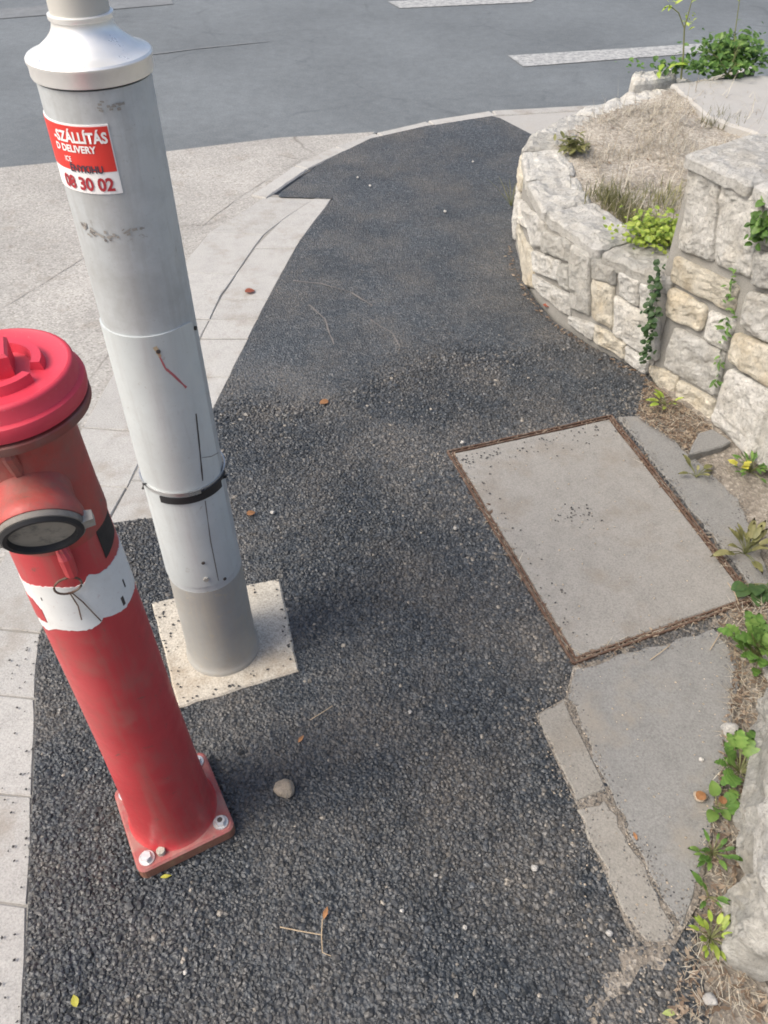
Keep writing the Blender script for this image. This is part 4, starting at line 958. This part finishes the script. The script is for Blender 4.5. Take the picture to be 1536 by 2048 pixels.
# ivy in the corner between the two walls
def cluster(n, cen, ext, L, kind, facing, tone=(.2, .9)):
    out = []
    for _ in range(n):
        p = cen + Vector([random.gauss(0, .45) * e for e in ext]); dv = (rdir(-50, 40) + facing * .4).normalized(); out.append((kind, L * random.uniform(.6, 1.3), p, dv, (facing + rdir(0, 90) * .6).normalized(), .25, random.uniform(*tone)))
    return out
corner_face = Vector((-.75, -.5, .45)).normalized()
lv = []
for px, py, dz in ((1338, 545, .02), (1334, 585, .01), (1328, 625, .01), (1322, 660, 0), (1318, 690, 0)):
    p, _ = on_plane(px, py, TA - tdir * .2, TB); p += tn * .05
    lv += cluster(24, p, (.024, .024, .045), .018, 'round', corner_face, (.1, .8))
plant_mass('ivy', lv, MT['dkgreen'], label='dark ivy hanging in the corner between low and tall wall', cat='ivy')
c = G(1315, 462, .38); lv = cluster(620, c, (.11, .10, .05), .015, 'round', Vector((-.2, -.4, .9)).normalized(), (.2, 1))
plant_mass('leafy_weed', lv, MT['lime'], label='bright yellow green leafy weed on the bed against the tall wall', cat='plant')
lv = []
for px, py in ((1472, 560), (1462, 620), (1455, 660), (1447, 720), (1440, 760)):
    p, _ = on_plane(px, py, TB3, TC3); p += rn * .012; lv += cluster(10, p, (.012, .012, .04), .024, 'long', rn, (.2, .8))
plant_mass('creeper', lv, MT['green'], label='thin creeper in the upright crack of the tall wall', cat='creeper')
p, _ = on_plane(1536, 450, TB3, TC3); plant_mass('creeper', cluster(50, p + rn * .02, (.02, .03, .05), .024, 'round', rn, (.1, .8)), MT['green'], label='broad leaved creeper high on the tall wall under its cap', cat='creeper')
# bush and sapling behind the concrete slab
lv = cluster(700, G(1465, 148, .38) + Vector((.02, .12, .05)), (.20, .10, .09), .030, 'lobed', Vector((-.1, -.5, .8)).normalized(), (.1, .9)) + cluster(200, G(1400, 158, .38) + Vector((0, .08, .03)), (.3, .06, .03), .024, 'round', Vector((0, -.5, .8)).normalized(), (.1, .7)) + cluster(120, G(1560, 140, .38) + Vector((.1, .12, .08)), (.2, .12, .09), .030, 'lobed', Vector((0, -.5, .8)).normalized(), (.1, .8))
e = empty('bush', G(1455, 150, .38), label='low spreading green bush along the back of the concrete slab', cat='bush')
f_ = foliage('foliage', [(a, b, p - e.location, dv, u, cu, t) for a, b, p, dv, u, cu, t in lv], MT['green'], e, kind='stuff')
for i in range(5):
    t_ = rdir(25, 80) * .14; V, Fc = tube([Z0, t_ * .5 + UP * .02, t_], .002, 6, [1, .8, .4]); mobj('stem', V, Fc, MT['stem'], e)
e = empty('sapling', G(1362, 158, .37), label='thin upright sapling with pale top leaves beside the bush', cat='sapling')
V, Fc = tube([Z0, (-.012, .01, .10), (-.03, .02, .20), (-.02, .03, .34)], .0045, 6, [1, .85, .7, .3]); mobj('stem', V, Fc, MT['stem'], e)
V, Fc = tube([(-.03, .02, .2), (-.07, .02, .26), (-.12, .02, .29)], .0025, 5); mobj('stem', V, Fc, MT['stem'], e)
lv = cluster(16, Vector((-.02, .03, .23)), (.03, .03, .04), .03, 'long', UP, (.4, 1)) + cluster(14, Vector((.02, .03, .33)), (.05, .03, .03), .03, 'long', UP, (.5, 1)) + cluster(7, Vector((-.11, .02, .29)), (.05, .02, .01), .04, 'long', UP, (.5, 1)) + cluster(10, Vector((-.05, .02, .05)), (.06, .03, .02), .05, 'long', UP, (.3, .8))
foliage('foliage', lv, MT['lime'], e, kind='stuff')
c = G(1445, 62, .5); e = empty('sapling', G(1470, 148, .38), label='pale green shoot rising above the middle of the bush', cat='sapling')
V, Fc = tube([Z0, (-.01, .1, .13), (-.02, .14, .3)], .003, 6, [1, .8, .5]); mobj('stem', V, Fc, MT['stem'], e)
foliage('foliage', cluster(26, Vector((-.02, .14, .3)), (.07, .04, .03), .03, 'long', UP, (.5, 1)), MT['lime'], e, kind='stuff')
plant_mass('leafy_weed', cluster(70, G(1150, 292, .36), (.06, .07, .04), .05, 'long', UP, (.1, .7)), MT['olive'], label='small olive green tussock just behind the low wall curve', cat='plant')
0 and plant_mass('leafy_weed', cluster(16, G(1340, 190, .40), (.05, .03, .02), .04, 'round', UP, (.1, .6)), MT['dkgreen'], label='small dark weed beside the loose pale stone block', cat='plant')

# ---- blades: dry grass, green grass fringe, litter
def blades(name, P, L, wd, mat, el=(20, 75), lean=.5, **k):
    n = len(P); a = rng.uniform(0, 6.283, n); e = np.radians(rng.uniform(el[0], el[1], n)); l = L * rng.uniform(.4, 1.2, n)
    d = np.stack([np.cos(a) * np.cos(e), np.sin(a) * np.cos(e), np.sin(e)], 1); s = np.stack([-np.sin(a), np.cos(a), 0 * a], 1) * (wd * rng.uniform(.6, 1.3, n))[:, None]
    mid = P + d * (l * .55)[:, None]; d2 = d.copy(); d2[:, 2] -= lean * rng.random(n); tip = mid + d2 * (l * .5)[:, None]
    V = np.stack([P - s, P + s, mid - s * .7, mid + s * .7, tip], 1).reshape(-1, 3)
    T = (np.array([(0, 1, 3), (0, 3, 2), (2, 3, 4)])[None] + (np.arange(n) * 5)[:, None, None]).reshape(-1, 3)
    return big_mesh(name, V, T, MT[mat], np.repeat(rng.random(n), 5), None, **k)
def scatter(poly, n, zf):
    P = np.array([p[:2] for p in poly]); lo, hi = P.min(0), P.max(0); out = np.zeros((0, 2))
    while len(out) < n:
        Q = rng.uniform(lo, hi, (n * 2, 2)); out = np.vstack([out, Q[pip(Q, P)]])
    out = out[:n]; return np.column_stack([out, [zf(x, y) for x, y in out]])
P = scatter(BED, 6500, bedz); P = P[np.array([mnoise.noise(Vector((x * 5, y * 5, 2))) + .25 * mnoise.noise(Vector((x * 17, y * 17, 2))) > -.08 for x, y, _ in P])]; ter2 = pip(P, [p[:2] for p in TER]); P = P[~ter2 | (rng.random(len(P)) < .12)]; P[:, 2] = np.maximum(P[:, 2], np.where(pip(P, [p[:2] for p in TER]), .362, 0))
blades('dry_grass', P, .055, .0011, 'straw', (0, 45), label='matted pale dry grass covering the raised bed', cat='dry grass', kind='stuff')
P2 = P[rng.random(len(P)) < .16]; blades('dry_grass', P2, .12, .0011, 'straw', (35, 85), label='taller upright straw stalks on the raised bed', cat='dry grass', kind='stuff')
inner = offs(LW_O, .20)[0:5]; Q = []
for i in range(2600):
    s = random.random() ** 1.2 * 3.2; k = min(3, int(s)); p = inner[k] + (inner[k + 1] - inner[k]) * (s - k); Q.append((p.x + abs(random.gauss(0, .06)) + .01, p.y + random.gauss(0, .03) + .03, .315))
blades('green_grass', np.array(Q), .06, .0014, 'olive', (20, 80), label='olive green grass fringe along the back of the low wall', cat='grass', kind='stuff')
for tx, ty, lb in ((1215, 395, 'low yellowish grass tuft on the bed just behind the low wall'), (1330, 400, 'loose green grass tuft on the bed beside the tall wall'), (1440, 245, 'sparse olive grass tuft in front of the concrete slab')):
    c = G(tx, ty, .34); Q = np.column_stack([rng.normal(c.x, .05, 170), rng.normal(c.y, .05, 170), np.full(170, .335)])
    blades('grass_tuft', Q, .07, .0014, 'olive', (30, 85), label=lb, cat='grass', kind='stuff')
def flakes(name, P, smin, smax, mat, asp=.4, **k):
    n = len(P); a = rng.uniform(0, 6.283, n); l = rng.uniform(smin, smax, n); t = rng.uniform(-.5, .5, n)
    u = np.stack([np.cos(a), np.sin(a), t * .6], 1) * l[:, None]; v = np.stack([-np.sin(a), np.cos(a), rng.uniform(-.4, .4, n)], 1) * (l * asp * rng.uniform(.4, 1.2, n))[:, None]
    V = np.stack([P - u, P + v, P + u, P - v], 1).reshape(-1, 3); V[:, 2] = np.maximum(V[:, 2], np.repeat(P[:, 2] - .002, 4))
    T = (np.array([(0, 3, 1), (1, 3, 2)])[None] + (np.arange(n) * 4)[:, None, None]).reshape(-1, 3)
    return big_mesh(name, V, T, MT[mat], np.repeat(rng.random(n), 4), None, **k)
LIT1 = [tuple(G(*p)[:2]) for p in ((1290, 765), (1410, 850), (1450, 900), (1395, 920), (1330, 880), (1270, 840))]
LIT2 = [tuple(G(*p)[:2]) for p in ((1430, 1240), (1536, 1200), (1600, 1300), (1510, 1480), (1450, 1900), (1560, 2048), (1330, 2048), (1400, 1800), (1440, 1500), (1460, 1330))]
LITJ = []
for i, w_ in ((0, .2), (1, 1.0), (2, 1.4), (3, 1.0)):
    a, b = inset(COVER, .0075)[i], inset(COVER, .0075)[(i + 1) % 4]
    for _ in range(int(150 * w_)): 
        p = a + (b - a) * random.random(); LITJ.append((p.x + random.gauss(0, .003 + .004 * (w_ > .9)), p.y + random.gauss(0, .003 + .004 * (w_ > .9)), .006))
PP = np.vstack([scatter(LIT1, 1500, lambda x, y: .016), scatter(LIT2, 1100, lambda x, y: .016), np.array(LITJ), scatter(BED, 900, lambda x, y: bedz(x, y) + .006)])
base_l = []
for i in range(5):
    a, b = offs(LW_O, -.012)[i], offs(LW_O, -.012)[i + 1]
    for _ in range(40): p = a + (b - a) * random.random(); base_l.append((p.x - abs(random.gauss(0, .012)), p.y - abs(random.gauss(0, .01)), .006))
flakes('leaf_litter', np.vstack([PP, np.array(base_l)]), .003, .011, 'litter', .35, label='brown dry leaf litter in joints and along the wall foot', cat='leaf litter', kind='stuff')
blades('dry_needles', np.vstack([scatter(LIT1, 260, lambda x, y: .016), scatter(LIT2, 650, lambda x, y: .016), np.array(LITJ)[::4]]), .035, .0007, 'straw', (-2, 14), 0, label='thin straw pieces strewn over the soil verge and frame joints', cat='straw', kind='stuff')

# ---- crumbs and grit as real bits
def bits(name, P, smin, smax, mat, **k):
    n = len(P); t = (1 + 5 ** .5) / 2
    o8 = np.array([(1, 0, 0), (-1, 0, 0), (0, 1, 0), (0, -1, 0), (0, 0, 1), (0, 0, -1)], float); tri = np.array([(0, 2, 4), (2, 1, 4), (1, 3, 4), (3, 0, 4), (2, 0, 5), (1, 2, 5), (3, 1, 5), (0, 3, 5)])
    s = rng.uniform(smin, smax, n)[:, None, None]; a = rng.uniform(0, 6.283, n)[:, None]
    V = o8[None] * rng.uniform(.6, 1.2, (n, 6, 1)) * np.array([1, .8, .6]) * s; x, y = V[..., 0], V[..., 1]
    V = np.stack([x * np.cos(a) - y * np.sin(a) + P[:, 0:1], x * np.sin(a) + y * np.cos(a) + P[:, 1:2], V[..., 2] + P[:, 2:3] + s[..., 0] * .4], -1).reshape(-1, 3)
    return big_mesh(name, V, (tri[None] + (np.arange(n) * 6)[:, None, None]).reshape(-1, 3), MT[mat], np.repeat(rng.random(n), 6), None, **k)
cr_ = []
for i in range(60):
    y = random.uniform(.3, 1.2); x = at_y(R1R, y) - abs(random.gauss(0, .035)) - .004; cr_.append((x, y, -.002))
for i in range(90):
    u, v = random.random(), abs(random.gauss(0, .06)); a, b, d_ = COVER[0], COVER[1], COVER[3]
    p = a + (b - a) * u + (d_ - a) * min(v + .04, .9); cr_.append((p.x, p.y, .0065))
    if i < 50: p = a + (d_ - a) * u + (b - a) * min(v + .05, .9); cr_.append((p.x, p.y, .0065))
for i in range(110):
    k = random.randrange(4); a, b = FOOT[k], FOOT[(k + 1) % 4]; p = a + (b - a) * random.random(); p = p + (fcen - p) * abs(random.gauss(0, .12)); cr_.append((p.x, p.y, .008))
c = G(1150, 1030); cr_ += [(c.x + random.gauss(0, .03), c.y + random.gauss(0, .02), .0065) for _ in range(40)]
eb = []
for q in (SLABA, SLABB, SLABC, SLABD):
    for a, b in zip(q, q[1:] + q[:1]):
        for _ in range(int((b - a).length * 900)):
            p = a + (b - a) * random.random(); eb.append((p.x + random.gauss(0, .012), p.y + random.gauss(0, .012), .0055))
eb = np.array(eb)
bits('edge_grit', eb, .0008, .0030, 'granule', label='crumbly dirt and grit along the old slab edges', cat='grit', kind='stuff')
at_ = COL.objects[-1].data.attributes['tone'].data; at_.foreach_set('value', np.repeat(np.where(rng.random(len(eb)) < .3, rng.uniform(.3, .8, len(eb)), rng.uniform(.86, .985, len(eb))), 6).astype(np.float32))
bits('asphalt_crumb', np.array(cr_), .0015, .0045, 'crumb', label='dark asphalt crumbs scattered on the pale kerb blocks and cover', cat='crumbs', kind='stuff')
GR = [tuple(G(*p)[:2]) for p in ((1060, 1440), (1130, 1330), (1330, 1850), (1420, 2048), (1180, 2048), (1130, 1700))]
P = np.vstack([scatter(GR, 160, lambda x, y: .005), scatter(LIT2, 420, lambda x, y: .014), scatter(LIT1, 120, lambda x, y: .014), scatter([p[:2] for p in SLABA], 90, lambda x, y: .0055), scatter([p[:2] for p in inset(COVER, .04)], 90, lambda x, y: .006)])
bits('grit', P, .0010, .0036, 'pebble', label='pale grit and tiny stones spread along the path edge and verge', cat='grit', kind='stuff')

# ================================================================== SMALL LOOSE THINGS
def pebble(px, size_px, mat, label, z=.004, flat=.75, group=None):
    p = G(*px, z); zc = p.y * CT - (p.z - CAMH) * ST; r = size_px * zc / FPX / 2 * (.85 if size_px < 20 else 1.05)
    bm = bmesh.new(); bmesh.ops.create_icosphere(bm, subdivisions=3, radius=r); sd = Vector((px[0] * .13, px[1] * .07, 1))
    for v in bm.verts:
        q = v.co / r; k = 1 + .42 * mnoise.noise(q * .9 + sd) + .18 * mnoise.noise(q * 2.2 + sd); v.co = Vector((v.co.x * k, v.co.y * k * .9, v.co.z * k * flat))
    o = bmobj('pebble', bm, MT[mat], None, True, label=label, cat='pebble', group=group); o.location = (p.x, p.y, z + r * flat * .62); return o
pebble((572, 1582), 38, 'pebble', 'rounded beige stone on the black asphalt right of the hydrant base', .006)
pebble((1456, 1462), 30, 'pebw', 'chalky white stone on the soil beside the boulder wall', .014)
pebble((1418, 2000), 26, 'pebw', 'lumpy white stone on the gravelly soil past the wall end', .012)
g = 'small white pebbles on the black footpath'
for px, s in (((1218, 1868), 17), ((1070, 1738), 17), ((930, 1856), 12), ((872, 1751), 10), ((371, 1945), 12), ((925, 886), 10), ((820, 1425), 9), ((910, 1058), 10), ((545, 1026), 10), ((804, 1822), 10), ((740, 372), 6), ((716, 356), 6), ((890, 424), 7), ((946, 324), 5), ((120, 1420), 8)):
    pebble(px, s, 'pebw', 'small white pebble lying on the black footpath', .006, group=g)
pebble((1402, 1520), 12, 'pebw', 'tiny white pebble on the old grey asphalt slab', .006); pebble((1400, 1595), 24, 'pebble', 'orange tinted flat stone beside the small seedling', .012, .5)
# broken asphalt chunk by the wall
ck = [G(*p) for p in ((1372, 925), (1392, 880), (1420, 872), (1456, 898), (1440, 908))]
slab('asphalt_chunk', rag(ck, .02, .004, 12), .030, .03, MT['oldgrey'], None, .004, label='broken grey asphalt chunk lifted at the foot of the tall wall', cat='asphalt chunk')
def fallen(px, len_px, mat, label, ang, z=.006, kind='long', wm=1.0, group=None):
    p = G(*px, z); zc = p.y * CT - (p.z - CAMH) * ST; L = len_px * .78 * zc / FPX; d = Vector((math.cos(R(ang)), math.sin(R(ang)), .06))
    V, T = leaf_geo(kind, L, Z0 - d * L / 2, d, UP, .12, wm)
    o = big_mesh('fallen_leaf', np.array([tuple(v) for v in V]), np.array(T), MT[mat], np.full(len(V), .5), None, label=label, cat='leaf', group=group)
    mn = min(v.z for v in V); o.location = p - Vector((0, 0, mn)); return o
fallen((150, 2002), 34, 'lf_yel', 'yellow green leaf on asphalt near the pale kerb blocks', 120, .007, 'long', 1.6)
fallen((651, 1826), 34, 'lf_brn', 'narrow brown leaf touching the dry twig', 75, .007)
fallen((1340, 2026), 44, 'lf_lime', 'lime green leaf on the gravelly soil past the boulder wall', 5, .014)
fallen((500, 583), 26, 'lf_red', 'red brown curled leaf on the pale kerb blocks', 20, .0, 'round')
fallen((1270, 1672), 24, 'lf_brn', 'orange leaf on the old concrete slab', 100, .008)
fallen((332, 1753), 28, 'lf_yel', 'yellow leaf sliver at the front edge of the hydrant plate', 12, .007)
fallen((502, 1027), 22, 'lf_brn', 'brown leaf on asphalt right of the pole strap', 30, .007, 'round')
fallen((648, 805), 24, 'lf_brn', 'dull brown leaf on the coarse asphalt midway along the path', 200, .007, 'round')
fallen((602, 1478), 26, 'lf_brn', 'small brown leaf between footing and beige stone', 60, .007)
fallen((1095, 612), 26, 'lf_red', 'rusty leaf at the foot of the low curved wall', 150, .006, 'round')
fallen((1402, 1592), 30, 'lf_brn', 'orange leaf scrap beside the seedling near the boulder wall', 30, .026, 'round')
fallen((1445, 1600), 24, 'lf_brn', 'brown leaf scrap under the broad leaved weed', 80, .02, 'round')
tw = empty('twig', G(643, 1868, .008), label='thin forked dry twig lying on the near asphalt', cat='twig')
for pts in ([(560, 1854), (600, 1862), (645, 1870)], [(645, 1838), (643, 1870), (645, 1905), (662, 1912)]):
    V, Fc = tube([G(*p, .009) - tw.location for p in pts], .0011, 6, [1, .9, .8, .6][:len(pts)]); mobj('branch', V, Fc, MT['twig'], tw)
g = 'thin straw stalks on the path'
for a, b in (((620, 1440), (665, 1412)), ((1372, 1858), (1402, 1862)), ((1300, 1320), (1340, 1290)), ((1455, 1165), (1478, 1210)), ((1420, 1300), (1455, 1235))):
    V, Fc = tube([G(*a, .012), (G(*a, .012) + G(*b, .012)) / 2 + Vector((.003, 0, .003)), G(*b, .012)], .0010, 5); mobj('straw_stalk', V, Fc, MT['twig'], None, label='thin dry straw stalk lying on path or cover edge', cat='straw', group=g)
